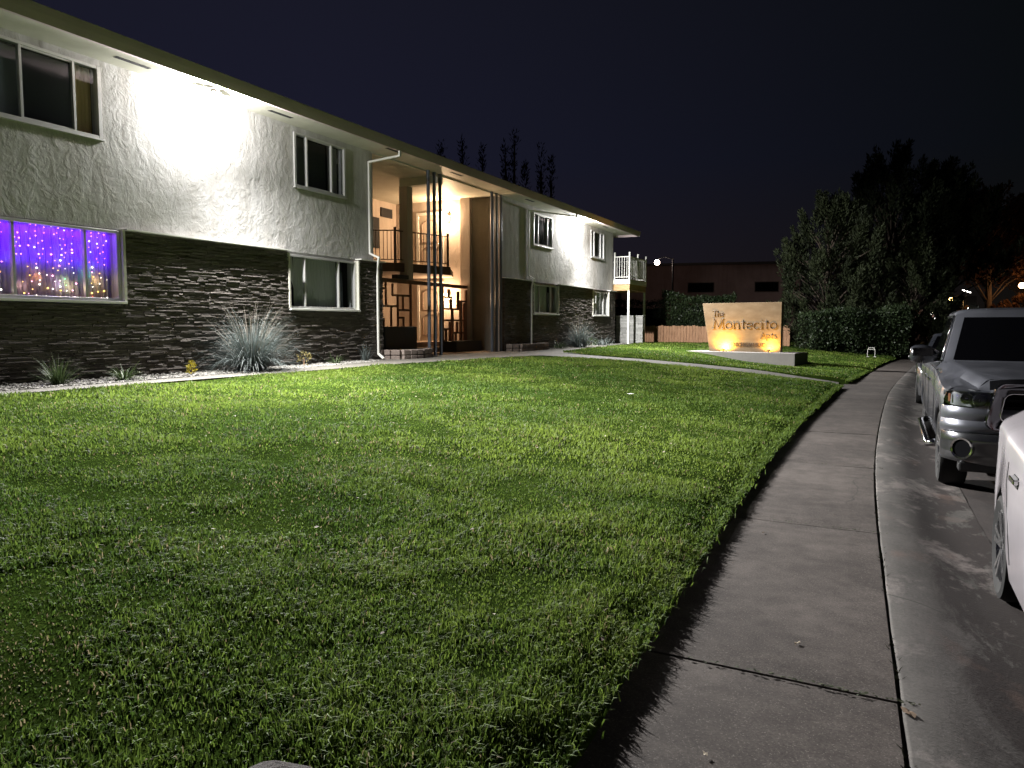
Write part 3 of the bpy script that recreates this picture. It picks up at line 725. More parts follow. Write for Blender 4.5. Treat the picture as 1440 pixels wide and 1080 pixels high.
for y, z, c, e in [(6.75,2.35,(.4,1,.3),.5),(6.9,2.25,(1,.6,.2),.6),(7.66,2.35,(1,.35,.08),.7),(7.4,2.2,(1,.55,.5),.5),(8.1,2.3,(.8,1,.4),.5),(8.2,2.2,(1,.75,.4),.6),(8.48,2.45,(.1,1,.5),.5),(8.66,2.35,(1,.6,.2),.8),(8.0,2.25,(.8,.5,.9),.5),(7.3,2.6,(.5,.4,1),.3)]:
    lamp('bulb_light', 'POINT', (xi-.05, y, z), e, c, shadow_soft_size=.02)

# downspouts
def spout(path, r=.032):
    w = MB()
    for p, q in zip(path[:-1], path[1:]):
        d = (Vector(q)-Vector(p)).normalized()*.02
        w.bar(Vector(p)-d, Vector(q)+d, .065, .05, up=(1,0,0) if abs((Vector(q)-Vector(p)).normalized().z) > .8 else (0,0,1))
    return build('downspout', w, M['white_metal'], bld, bevel=.01)
spout([(-10.96,16.15,5.87),(-10.96,16.15,5.76),(XW+.045,16.1,5.68),(XW+.045,16.1,3.40),(XS+.14,16.2,3.30),(XS+.06,16.25,3.02),(XS+.06,16.25,.86),(XS+.24,16.2,.75)])
spout([(-10.96,28.2,5.87),(-10.96,28.2,5.80),(XW+.045,25.72,5.76),(XW+.045,25.72,3.40),(XS+.14,25.72,3.28),(XS+.06,25.72,3.0),(XS+.06,25.72,.82)])
# two clusters of three steel poles
for y in (18.87,19.19,19.51,22.78,23.10,23.42):
    w = MB(); w.tube([(XW+.05, y, .70),(XW+.05, y, ZS-.0)], .05, 16); build('pole', w, M['pole'], bld, smooth=True, angle=40)

# ---- porch inside
w = MB(); w.box(-16.2, -11.95, 16.3, 23.6, .55, .722); w.box(-16.2, -13.3, 16.3, 23.6, .722, .88); w.box(-16.2, -13.6, 16.3, 23.6, .88, 1.04)
build('porch_floor', w, m_concrete('porch_concrete', (.25,.2,.16), (.36,.29,.23)), bld)
w = MB(); w.box(-13.36, -13.08, 19.63, 19.93, 2.97, ZS-.2); build('porch_column', w, M['porch_stucco'], bld)
land = [(-16.2,18.3),(-14.75,18.55),(-13.32,19.3),(-12.72,21.5),(-13.75,23.5),(-16.2,23.58)]
w = MB(); w.prism(land, 3.26, 3.44); build('landing', w, M['porch_stucco'], bld)
w = MB(); w.prism([(-14.8,18.5),(-13.30,19.24),(-12.68,21.5),(-12.73,21.54),(-13.34,19.34),(-14.76,18.62)], 3.20, 3.46); build('landing_edge', w, M['rail'], bld)
w = MB(); pts = [(-14.75,18.58),(-13.32,19.33),(-12.76,21.46)]
for a, b in zip(pts[:-1], pts[1:]):
    L = math.hypot(b[0]-a[0], b[1]-a[1]); n = int(L/.115)
    w.bar((*a,4.42),(*b,4.42), .035, .03); w.bar((*a,3.56),(*b,3.56), .03, .025)
    for k in range(1, n):
        x, y = a[0]+(b[0]-a[0])*k/n, a[1]+(b[1]-a[1])*k/n; w.box(x-.007, x+.007, y-.007, y+.007, 3.57, 4.41)
for x, y in ((-13.32,19.33),(-12.76,21.46)): w.box(x-.03, x+.03, y-.03, y+.03, 3.46, 4.52)
build('railing', w, M['rail'], bld)
# doors of the far wing opening on the porch
def porch_door(x0, x1, z0, z1):
    f = MB(); y = 23.6
    f.box(x0-.09, x0, y-.06, y, z0, z1+.09); f.box(x1, x1+.09, y-.06, y, z0, z1+.09); f.box(x0, x1, y-.06, y, z1, z1+.09)
    d = build('door', f, M['white_metal'], bld)
    l = MB(); l.box(x0+.003, x1-.003, y-.03, y-.002, z0, z1-.003); build('leaf', l, M['door'], d)
    s_ = MB()
    xm, hw = (x0+x1)/2, (x1-x0)/2-.14
    for zz0, zz1 in ((z0+.22, z0+.95), (z0+1.1, z1-.18)):
        pts_ = [(xm-hw, zz0), (xm-hw, zz1-.18)] + [(xm-hw*math.cos(a*PI/8), zz1-.18+.18*math.sin(a*PI/8)) for a in range(1, 8)] + [(xm+hw, zz1-.18), (xm+hw, zz0), (xm-hw, zz0)]
        s_.tube([(a, y-.038, b) for a, b in pts_], .014, 6)
    build('panel_moulding', s_, M['screen_door'], d)
    k = MB(); k.ico((x1-.08, y-.07, z0+1.0), .035); build('handle', k, M['rim'], d)
porch_door(-15.2, -14.28, 3.44, 5.5); porch_door(-15.2, -14.28, 1.04, 3.05)
w = MB(); w.box(-16.2, -16.15, 22.62, 23.3, 5.42, 5.74); build('porch_window', w, M['dark'], bld); w = MB(); w.box(-16.2, -16.15, 21.7, 22.5, 4.3, 5.35); build('porch_window', w, M['dark'], bld)
# lattice screens of brown boards
def lattice(y0, y1, z0, z1, L, box):
    u0, v0, uw, vh = box; mb = MB()
    for (a, b, c, d, th) in L:
        ya, yb = y0+(a-u0)/uw*(y1-y0), y0+(c-u0)/uw*(y1-y0); za, zb = z1-(b-v0)/vh*(z1-z0), z1-(d-v0)/vh*(z1-z0)
        x0 = -13.225 - random.uniform(0, .008); x1 = -13.175+random.uniform(0, .008)
        if abs(ya-yb) < .01: mb.box(x0, x1, ya-th/2, ya+th/2, min(za,zb), max(za,zb))
        else: mb.box(x0, x1, min(ya,yb), max(ya,yb), za-th/2, za+th/2)
    return mb
V = lambda x, a, b, t=.035: (x, a, x, b, t)
H = lambda y, a, b, t=.06: (a, y, b, y, t)
l1 = [V(300,320,515),V(355,330,425),V(400,430,720),V(445,430,545),V(342,520,720),V(280,625,720),V(450,612,720),V(256,340,510),V(515,320,720,.05),V(247,320,870,.05),
      H(375,250,300),H(425,355,512),H(518,245,400),H(548,400,515),H(625,248,282),H(612,402,452),H(720,247,515),H(870,247,515)]
sc = build('lattice_screen', lattice(18.35, 19.98, .9, 2.86, l1, (247,320,273,550)), M['brown'], bld)
l2 = [V(838,350,870,.09),V(905,370,440,.09),V(930,450,535,.10),V(1015,385,540,.12),V(947,540,870,.11),V(915,640,870,.06),V(1046,470,870,.12),V(1088,480,870,.11),V(985,735,870,.07),V(1002,640,735,.10),V(872,705,870,.08),
      H(480,820,850),H(440,860,940),H(535,860,1030),H(467,1030,1110),H(630,860,1110),H(702,820,920),H(735,940,1110),H(800,820,850),V(1108,370,870,.06)]
build('lattice_screen', lattice(21.75, 23.4, .8, 2.80, l2, (820,370,290,500)), M['brown'], bld)
w = MB(); w.box(-13.27, -13.13, 18.2, 23.42, 2.85, 2.96); build('screen_rail', w, M['brown'], bld)
w = MB(); w.box(-13.22, -13.02, 19.0, 19.6, 2.97, 3.09); build('meter_box', w, M['trim'], bld)

# ---- corner landing at the far end
bal = MB(); bal.box(-13.5, -11.10, 35.55, 38.4, 3.56, 3.80); build('balcony_floor', bal, M['white_metal'], bld, bevel=.01)
w = MB(); w.box(-13.4, -11.13, 35.60, 35.74, 3.26, 3.56); w.box(-13.4, -11.13, 38.2, 38.34, 3.26, 3.56); w.box(-11.27, -11.13, 35.74, 38.2, 3.30, 3.56); build('balcony_beam', w, M['beam'], bld)
w = MB()
def rail(a, b, z0=3.84, z1=4.86):
    L = math.hypot(b[0]-a[0], b[1]-a[1]); n = int(L/.12)
    w.bar((*a,z1),(*b,z1), .05, .04); w.bar((*a,z0+.06),(*b,z0+.06), .04, .035)
    for k in range(1, n):
        x, y = a[0]+(b[0]-a[0])*k/n, a[1]+(b[1]-a[1])*k/n; w.box(x-.011, x+.011, y-.011, y+.011, z0+.07, z1-.01)
rail((-11.88,35.6),(-11.14,35.6)); rail((-11.14,35.6),(-11.14,38.36)); rail((-11.14,38.36),(-13.4,38.36))
for x, y in ((-11.88,35.62),(-11.14,35.6),(-11.14,36.95),(-11.14,38.36)):
    w.box(x-.03, x+.03, y-.03, y+.03, 3.70, 5.0); w.ico((x,y,5.04), .05)
build('balcony_railing', w, M['white_metal'], bld)
for x, y in ((-11.18,35.66),(-11.18,38.28)):
    w = MB(); w.box(x-.05, x+.05, y-.05, y+.05, .70, 3.27); build('balcony_post', w, M['white_metal'], bld, bevel=.01)
# low stone garden wall beyond the corner
w = MB(); z = .6
while z < 1.95:
    h = random.uniform(.07,.1); x = -12.1 - random.uniform(0,.3)
    while x < -10.75:
        l = random.uniform(.25,.55); a, b = max(x,-12.1), min(x+l,-10.75); x += l
        if b-a < .03: continue
        w.cur = random.random(); w.box(a+.004, b-.004, 36.6+random.uniform(-.012,.012), 36.85, z+.003, z+h-.003)
    z += h
w.cur = .8; w.box(-12.12, -10.72, 36.56, 36.9, z, z+.05)
build('garden_wall', w, m_shade('grey_block', (.20,.20,.19), (.38,.38,.36), .9, bump=(30,.6,.01)), base=(-11.4,36.7,.6))
tag(bpy.context.scene.objects['garden_wall'], 'low grey stone wall beside the balcony post at the far corner', 'wall')

# ------------------------------------------------------------------ lamps fixed to the building
COOL = (1.,.985,.965)
def floodlight(y, label, e_spot, e_point, yaw):
    fx, fz = -11.43, 5.80
    t_o = thing('floodlight', (fx, y, ZS), label, 'floodlight', 'white floodlights under the eaves')
    w = MB(); w.lathe([(.0,0),(.055,0),(.055,-.05),(.03,-.07),(0,-.07)], 16, 'z', (fx,y,ZS)); build('mount', w, M['white_metal'], t_o, smooth=True, angle=40)
    for s_ in (-1, 1):
        d = Vector((.8, s_*.5, -.55)).normalized(); c = Vector((fx+.03, y+s_*.10, fz)); si = d.cross(Vector((0,0,1))).normalized(); u = si.cross(d)
        w = MB(); w.tube([(fx,y,ZS-.06),(fx,y+s_*.08,fz+.05),c-d*.03], .013, 8); w.obox(c, d, si, u, .03, .075, .055)
        for k in range(-3, 4): w.obox(c-d*.04+si*k*.02, d, si, u, .02, .004, .05)
        hd = build('lamp_head', w, M['white_metal'], t_o, bevel=.004)
        f = MB(); q = c+d*.032; f.add([q-si*.062-u*.043, q+si*.062-u*.043, q+si*.062+u*.043, q-si*.062+u*.043], [(0,1,2,3)]); build('led_face', f, m_emit('flood_led', COOL, 120.), hd)
    for s_ in (-1, 1):
        near = s_ < 0
        l = lamp('flood_beam', 'SPOT', (fx+.12, y+s_*.1, fz-.05), e_spot*(.85 if near else .72), COOL, spot_size=R(128 if near else 156), spot_blend=(.95 if near else 1.), shadow_soft_size=.05); aim(l, (.86,yaw[s_ > 0],-.32 if near else -.60)); l.parent = t_o; l.location = l.location - t_o.location
    l = lamp('flood_spill', 'POINT', (fx, y, fz-.12), e_point, COOL, shadow_soft_size=.05); l.parent = t_o; l.location = l.location - t_o.location
    return t_o
floodlight(10.75, 'twin-head white floodlight glaring under the near eave between the two upper windows', 17500, 480, (-.55,.22))
floodlight(30.0, 'twin-head white floodlight glaring under the far eave close to the balcony', 13500, 560, (-.30,.40))
WARM = (1.,.66,.38)
def wall_lamp(x, z, e, label):
    t_o = thing('porch_lamp', (x, 23.6, z), label, 'porch lamp', 'warm lamps beside the porch doors')
    w = MB(); w.lathe([(0,-.0),(.06,0),(.06,-.03),(.025,-.04),(.025,-.10),(0,-.10)], 14, 'y', (x,23.6,z)); w.lathe([(0,.11),(.05,.10),(.065,.06),(.065,.05),(0,.05)], 14, 'z', (x,23.49,z)); build('bracket', w, M['white_metal'], t_o, smooth=True, angle=40)
    w = MB(); w.lathe([(0,-.12),(.05,-.11),(.075,-.04),(.07,.045),(0,.05)], 14, 'z', (x,23.49,z)); build('globe', w, m_emit('warm_globe', (1.,.70,.36), 30.), t_o, smooth=True)
    l = lamp('porch_light', 'POINT', (x, 23.34, z-.02), e, WARM, shadow_soft_size=.06); l.parent = t_o; l.location = l.location - t_o.location
wall_lamp(-13.98, 5.36, 280, 'glowing warm globe lamp beside the upper porch door')
wall_lamp(-13.98, 2.62, 125, 'glowing warm globe lamp on the porch wall behind the lower lattice screen')

# ------------------------------------------------------------------ planters and beds at the porch
w = MB(); w.box(-13.0, -12.25, 17.25, 18.85, .86, 1.56); 
build('planter_box', w, M['black'], base=(-12.6,18,.86), bevel=.03); tag(bpy.data.objects['planter_box'], 'tall plain black planter box behind the block bed at the porch', 'planter')
w = MB(); w.box(-13.1, -12.55, 21.6, 23.35, .722, 1.08)
tag(build('planter_trough', w, M['black'], base=(-12.8,22.4,.722), bevel=.03), 'long low black planter trough below the right-hand lattice screen', 'planter')
def block_bed(pts, z0, rows, label, soil_poly):
    t_o = thing('block_bed', (*pts[0], z0), label, 'planter bed')
    mb = MB()
    for r in range(rows):
        for (ax, ay), (bx, by) in zip(pts[:-1], pts[1:]):
            L = math.hypot(bx-ax, by-ay); n = max(1, round(L/.30)); d = Vector(((bx-ax)/L, (by-ay)/L, 0)); nn = Vector((-d.y, d.x, 0))
            for k in range(n):
                s0 = (k+(.5 if r % 2 else 0)*0)*L/n; mb.cur = random.random()
                c = Vector((ax,ay,0))+d*(s0+L/n/2); c.z = z0+.075+r*.15
                mb.obox(c+nn*random.uniform(-.012,.012), d, nn, (0,0,1), L/n/2-.008, .10, .069)
    build('block_wall', mb, M['block'], t_o, bevel=.022)
    sp = MB(); sp.prism(soil_poly, z0+.05, z0+rows*.15-.04); build('soil', sp, M['soil'], t_o)
block_bed([(-11.85,16.55),(-11.35,16.7),(-11.25,17.5),(-11.45,18.2),(-11.75,18.62)], .66, 2, 'curved bed of rough stone blocks in front of the tall black planter', [(-12.2,16.6),(-11.5,16.75),(-11.4,17.5),(-11.6,18.15),(-11.85,18.5),(-13.1,18.9),(-13.1,16.6)])
block_bed([(-11.75,23.65),(-11.32,23.8),(-11.22,24.6),(-11.2,25.4),(-11.3,26.1),(-11.75,26.3)], .66, 2, 'bed of dark stone blocks against the striped stone corner of the far wing', [(-11.75,23.8),(-11.45,23.9),(-11.35,24.6),(-11.33,25.4),(-11.43,26.0),(-11.75,26.15)])
# ------------------------------------------------------------------ monument sign
A = Vector((-7.55,30.05,0)); U = Vector((.974,-.225,0)); NF = Vector((-.225,-.974,0)); UPV = Vector((0,0,1))
def sp(s_, z, off=0.): return A + U*s_ - NF*.36 + NF*off + UPV*z          # a point on the sign's front face
sign = thing('monument_sign', (-5.0,29.9,.2), 'wide pale apartment sign slanted on one side and lit from below on a grey slab', 'sign')
w = MB(); w.obox(A+U*2.37-NF*.7+UPV*.23, U, -NF, UPV, 2.37, .7, .37); build('base_slab', w, M['slab'], sign, bevel=.012)
m = mat('sign_face', (.5,.38,.26), .8, spec=.2); t = NT(m); g_ = t.geo(); n_ = t.noise(t.geo((1,1,2.2)), 2.6, 6, .65); t.col(t.ramp(n_, [(.3, (.135,.094,.054)), (.55, (.17,.123,.074)), (.75, (.21,.16,.105))])); t.nor(t.bump(t.noise(g_, 30, 4), .3, .006))
w = MB(); zb_, zt_ = .602, 2.44
fr4 = [(1.33,zb_),(4.09,zb_),(4.10,zt_),(1.01,zt_)]
w.add([sp(a,b) for a,b in fr4]+[sp(a,b,-.22) for a,b in fr4], [(0,1,2,3),(7,6,5,4),(0,4,5,1),(1,5,6,2),(2,6,7,3),(3,7,4,0)]); build('panel', w, m, sign, bevel=.008)
def arc(cx, cy, rx, ry, a0, a1, n=14): return [(cx+rx*math.cos(R(a0+(a1-a0)*k/n)), cy+ry*math.sin(R(a0+(a1-a0)*k/n))) for k in range(n+1)]
G = {
 'T': (.80, [[(0,.84),(0,1),(.76,1),(.76,.84)],[(.38,1),(.38,0)],[(.22,0),(.54,0)]]),
 'h': (.72, [[(0,1),(.12,1),(.12,0)],[(0,0),(.24,0)],[(.12,.42)]+arc(.35,.40,.21,.22,170,0,10)+[(.56,0)],[(.45,0),(.68,0)]]),
 'e': (.64, [arc(.29,.31,.26,.31,0,320,18),[(.04,.31),(.55,.31)]]),
 'M': (1.22, [[(.12,0),(.22,1),(.58,.08),(.94,1),(1.04,0)],[(0,0),(.26,0)],[(.9,0),(1.16,0)],[(.08,1),(.22,1)],[(.94,1),(1.08,1)]]),
 'o': (.70, [arc(.31,.31,.28,.31,0,360,22)]),
 'n': (.74, [[(0,.62),(.12,.62),(.12,0)],[(0,0),(.24,0)],[(.12,.42)]+arc(.35,.40,.21,.22,170,0,10)+[(.56,0)],[(.45,0),(.68,0)]]),
 't': (.50, [[(.19,.88),(.19,.12)]+arc(.30,.12,.11,.12,180,300,6),[(.0,.62),(.42,.62)]]),
 'c': (.62, [arc(.30,.31,.27,.31,42,318,18)]),
 'i': (.36, [[(.02,.62),(.15,.62),(.15,0)],[(.02,0),(.29,0)],[(.15,.82),(.15,.90)]]),
 'A': (.86, [[(.08,0),(.40,1),(.74,0)],[(0,0),(.2,0)],[(.62,0),(.84,0)],[(.19,.36),(.62,.36)]]),
 'p': (.70, [[(0,.62),(.12,.62),(.12,-.32)],[(0,-.32),(.24,-.32)],arc(.36,.31,.24,.31,160,-160,18)]),
 's': (.52, [arc(.24,.46,.17,.155,40,270,10)+arc(.24,.155,.19,.155,90,-140,10)]),
 '.': (.2, [[(.06,.02),(.06,.07)]]) }
def write(txt, s0, z0, cap, width, r):
    adv = sum(G[ch][0] for ch in txt)-.06; k = width/adv; x = 0; mb = MB()
    for ch in txt:
        for st in G[ch][1]:
            mb.tube([sp(s0+(x+a)*k, z0+b*cap, -.004) for a, b in st], r, 8)
        x += G[ch][0]
    return mb
lm = mat('sign_letter', (.055,.030,.012), .8)
Z = lambda y: .602+(885-y)*.00241
X_ = lambda x: 1.33+(x-150)*.00244
def put(name, mb): return build('lettering', mb, lm, sign, smooth=True)
put('l', write('The', X_(197), Z(330), .205, .46, .016)); put('l', write('Montecito', X_(196), Z(528), .375, 2.50, .0185)); put('l', write('Apts.', X_(972), Z(672), .205, .66, .016))
cu = bpy.data.curves.new('txt', 'FONT'); cu.body = 'MICHIGAN BLVD'; cu.size = .19; cu.extrude = .006; cu.offset = .004; cu.space_character = 1.02
to = bpy.data.objects.new('txt', cu); COL.objects.link(to); bpy.context.view_layer.update()
me = bpy.data.meshes.new_from_object(to.evaluated_get(bpy.context.evaluated_depsgraph_get())); wdt = max(v.co.x for v in me.vertices)
vs = [sp(X_(540)+v.co.x*1.26/wdt, Z(800)+v.co.y, .004+v.co.z) for v in me.vertices]; mb = MB(); mb.add(vs, [tuple(p.vertices) for p in me.polygons]); bpy.data.objects.remove(to)
put('l', mb)
def sign_light(s_, e, label, col=(1.,.60,.16)):
    c = sp(s_, .602, .20); t_o = thing('sign_light', c, label, 'spotlight', 'ground lights in front of the sign')
    w = MB(); w.lathe([(0,0),(.04,0),(.04,.02),(.012,.025),(.012,.07),(0,.07)], 12, 'z', c); w.obox(c+UPV*.09, U, -NF, UPV, .05, .03, .022); build('housing', w, M['trim'], t_o, bevel=.004)
    f = MB(); q = c+UPV*.113; f.add([q-U*.045+NF*.025, q+U*.045+NF*.025, q+U*.045-NF*.025, q-U*.045-NF*.025], [(0,1,2,3)]); build('lens', f, m_emit('sign_lens', col, 25.), t_o)
    l = lamp('sign_beam', 'SPOT', q+UPV*.02, e, col, spot_size=R(165), spot_blend=.6, shadow_soft_size=.04); aim(l, -NF*.75+UPV*.65); l.parent = t_o; l.location = l.location - t_o.location
sign_light(1.98, 480, 'bright ground light washing the left part of the sign', (1.,.53,.07)); sign_light(3.72, 190, 'weaker ground light near the lower right corner of the sign', (1.,.52,.07))

# ------------------------------------------------------------------ plants
def tuft(name, c, n, L, spread, w, m, label, cat='plant', group=None, elev=(35,88), droop=.55, r0=.12, stalks=0, seed=0, base_obj=None):
    rg = random.Random(seed); t_o = thing(name, c, label, cat, group); mb = MB()
    def blade(mb, l, el, az, w, dr, r):
        p = Vector((c[0]+r*math.cos(az), c[1]+r*math.sin(az), c[2])); a = R(el); sd = Vector((-math.sin(az+rg.uniform(-.8,.8)), math.cos(az), 0)).normalized()
        pts = []
        for k in range(7):
            pts.append(p.copy()); d = Vector((math.cos(az)*math.cos(a), math.sin(az)*math.cos(a), math.sin(a))); p = p + d*l/6; a -= dr/6*(1+k*.35)*(1 if el < 85 else .6)
        vs = []
        for k, q in enumerate(pts):
            ww = w*(1-k/6.2)*.5; vs += [q-sd*ww, q+sd*ww]
        mb.add(vs, [(2*k,2*k+1,2*k+3,2*k+2) for k in range(6)])
    for i in range(n):
        mb.cur = rg.random(); az = rg.uniform(0, 6.283); el = rg.uniform(*elev); el = 90-(90-el)*spread
        blade(mb, L*rg.uniform(.55,1.08), el, az, w*rg.uniform(.6,1.3), droop*rg.uniform(.3,1.7), rg.uniform(0, r0))
    build('blades', mb, m, t_o)
    if stalks:
        mb = MB()
        for i in range(stalks):
            mb.cur = rg.random(); blade(mb, L*rg.uniform(.9,1.25), rg.uniform(48,88), rg.uniform(0,6.283), w*.75, .4, r0*.7)
        build('flower_stalks', mb, m_shade('dry_stalk', (.16,.14,.11), (.32,.28,.23), .8), t_o)
    return t_o
M['bluegrass'] = m_shade('blue_grass', (.045,.060,.058), (.17,.20,.19), .55, .35, trans=.15)
M['strap'] = m_shade('strap_leaf', (.03,.055,.02), (.10,.14,.05), .5, .4, trans=.15)
M['yellowleaf'] = m_shade('yellow_leaf', (.32,.27,.03), (.5,.42,.06), .6, trans=.2)
tuft('ornamental_grass', (-11.05,11.15,.69), 1500, 1.36, 1.0, .013, M['bluegrass'], 'big blue-grey ornamental grass fountain beside the near stone wall', 'ornamental grass', elev=(22,88), droop=.75, r0=.22, stalks=110, seed=1)
tuft('ornamental_grass', (-11.3,29.4,.69), 700, 1.25, 1.0, .017, M['bluegrass'], 'pale ornamental grass clump against the far wing between its lower windows', 'ornamental grass', elev=(22,88), droop=.7, r0=.2, stalks=70, seed=2)
tuft('strap_plant', (-11.0,7.25,.69), 150, .52, 1.0, .018, M['strap'], 'spiky green clump below the purple window at the left edge', 'plant', elev=(35,88), droop=.5, r0=.09, seed=3)
tuft('strap_plant', (-10.95,8.3,.69), 140, .42, 1.0, .022, M['strap'], 'low pale green rosette in the gravel just right of the purple window', 'plant', elev=(8,70), droop=.8, r0=.07, seed=4)
tuft('strap_plant', (-11.5,15.35,.69), 60, .50, .6, .018, M['bluegrass'], 'small upright blue-green tuft next to the downspout foot', 'plant', elev=(45,89), droop=.2, r0=.09, seed=5)
tuft('strap_plant', (-11.4,14.1,.69), 90, .34, 1.0, .018, M['strap'], 'low dull green tuft below the near lower window', 'plant', elev=(15,80), droop=.6, r0=.1, seed=6)
tuft('strap_plant', (-11.35,27.4,.69), 120, .46, 1.0, .022, M['strap'], 'low green tuft in the gravel left of the far grass clump', 'plant', elev=(15,80), droop=.6, r0=.2, seed=7)
tuft('strap_plant', (-11.35,32.4,.69), 160, .55, 1.0, .025, M['bluegrass'], 'wide grey-green tuft below the far lower window by the balcony', 'plant', elev=(20,85), droop=.5, r0=.45, seed=8)
def leaves_np(C_, D, L, W, sh):
    """rhombus leaves: centre base C_, direction D, length L, width W -> verts, faces"""
    n = len(C_); D = D/np.linalg.norm(D, axis=1, keepdims=True); rnd = RNG.normal(size=(n,3)); Sd = np.cross(D, rnd); Sd /= np.linalg.norm(Sd, axis=1, keepdims=True)+1e-9
    V = np.empty((n,4,3)); V[:,0] = C_; V[:,1] = C_+D*(L*.5)[:,None]+Sd*(W*.5)[:,None]; V[:,2] = C_+D*L[:,None]; V[:,3] = C_+D*(L*.5)[:,None]-Sd*(W*.5)[:,None]
    return V.reshape(-1,3), np.arange(n)[:,None]*4+np.array([0,1,2,3]), np.repeat(sh, 4)
def leafobj(name, parts, m, parent):
    V = np.concatenate([p[0] for p in parts]); b = 0; F = []; 
    for p in parts: F.append(p[1]+b); b += len(p[0])
    o = meshobj(name, V-np.array(org(parent)), [np.concatenate(F)], m, np.concatenate([p[2] for p in parts])); o.parent = parent; ORG[o] = org(parent); return o
def small_bush(c, h, r, n, m, label, seed):
    t_o = thing('small_shrub', c, label, 'shrub'); a = RNG.normal(size=(n,3)); a /= np.linalg.norm(a, axis=1, keepdims=True); rr = RNG.uniform(.3, 1, n)**.5
    C_ = np.array(c)+a*rr[:,None]*np.array([r,r,h/2])+np.array([0,0,h*.55]); D = a+np.array([0,0,.8])+RNG.normal(size=(n,3))*.5
    leafobj('foliage', [leaves_np(C_, D, RNG.uniform(.03,.07,n), RNG.uniform(.018,.035,n), RNG.uniform(0,1,n))], m, t_o)
    w = MB(); w.tube([(c[0],c[1],c[2]-.02),(c[0]+.01,c[1],c[2]+h*.6)], [.012,.006], 6); build('stem', w, M['fence'], t_o)
small_bush((-11.1,9.75,.69), .24, .07, 130, M['yellowleaf'], 'tiny bright yellow shrub in the gravel left of the big grass', 1)
small_bush((-11.5,13.15,.69), .30, .16, 90, m_shade('olive_leaf', (.16,.13,.04), (.30,.25,.09), .7), 'small yellowish straggly shrub right of the big grass', 2)
small_bush((-11.4,31.1,.69), .35, .3, 300, M['strap'], 'small rounded green shrub right of the far grass clump', 3)

def bark(): 
    if 'bark' not in M: M['bark'] = m_wood('bark', (.06,.045,.035), (.11,.085,.065), (3,3,.6), .9)
    return M['bark']
M['juniper'] = m_shade('juniper_leaf', (.011,.016,.006), (.038,.048,.020), .7, .25, trans=.12)
M['darkleaf'] = m_shade('dark_leaf', (.012,.018,.008), (.034,.043,.02), .7, .2, trans=.1)
M['rustleaf'] = m_shade('rust_leaf', (.07,.035,.018), (.16,.08,.04), .7, .2, trans=.15)
M['hedgeleaf'] = m_shade('hedge_leaf', (.012,.024,.009), (.048,.072,.028), .5, .4, trans=.12)
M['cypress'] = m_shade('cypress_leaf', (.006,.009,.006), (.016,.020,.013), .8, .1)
def spray_tree(name, base, h, rx, m, label, cat='tree', group=None, sprays=60, per=130, leaf=(.16,.05), up=1.0, z_low=.12, shape=1.0, seed=0, clump=.8):
    global RNG
    keep_ = RNG; RNG = np.random.default_rng(seed+100)
    t_o = thing(name, base, label, cat, group); w = MB(); x, y, z = base
    w.tube([(x,y,z-.2),(x+.05,y,z+h*.25),(x-.05,y+.05,z+h*.55),(x,y,z+h*.85)], [h*.028,h*.022,h*.014,h*.004], 9)
    parts = []; rg = random.Random(seed)
    for i in range(sprays):
        f = rg.uniform(z_low, .97); az = rg.uniform(0, 6.283)
        prof = (math.sin(min(1, (1-f)/.55*shape)*PI/2)**.8)*(.55+.45*min(1, f/.28)); rr = rx*prof*rg.uniform(.30, 1.0)**.7*(1+.18*math.sin(az*3+seed))
        tipb = Vector((x+rr*math.cos(az), y+rr*math.sin(az), z+h*f))
        if i % 3 == 0: w.tube([(x,y,z+h*max(.08,f-.22)), ((x+tipb.x)/2,(y+tipb.y)/2,z+h*(f-.08)), tuple(tipb)], [h*.006,h*.004,h*.0015], 5)
        ax = Vector((math.cos(az)*.38, math.sin(az)*.38, up)).normalized(); L = clump*rg.uniform(.7,1.35)*h*.16
        n = per; s_ = RNG.uniform(0, 1, n); thick = (.32*(1-s_)**.7+.03)*L*RNG.uniform(.2,1,n)
        off = RNG.normal(size=(n,3)); off /= np.linalg.norm(off, axis=1, keepdims=True)
        C_ = np.array(tipb)+np.array(ax)*((s_-.35)*L)[:,None]+off*thick[:,None]; D = np.array(ax)*1.1+off*.8
        parts.append(leaves_np(C_, D, RNG.uniform(.6,1.3,n)*leaf[0], RNG.uniform(.6,1.3,n)*leaf[1], np.clip(rg.uniform(.1,.8)+RNG.normal(0,.18,n),0,1)))
    build('trunk', w, bark(), t_o, smooth=True); leafobj('crown', parts, m, t_o); RNG = keep_; return t_o
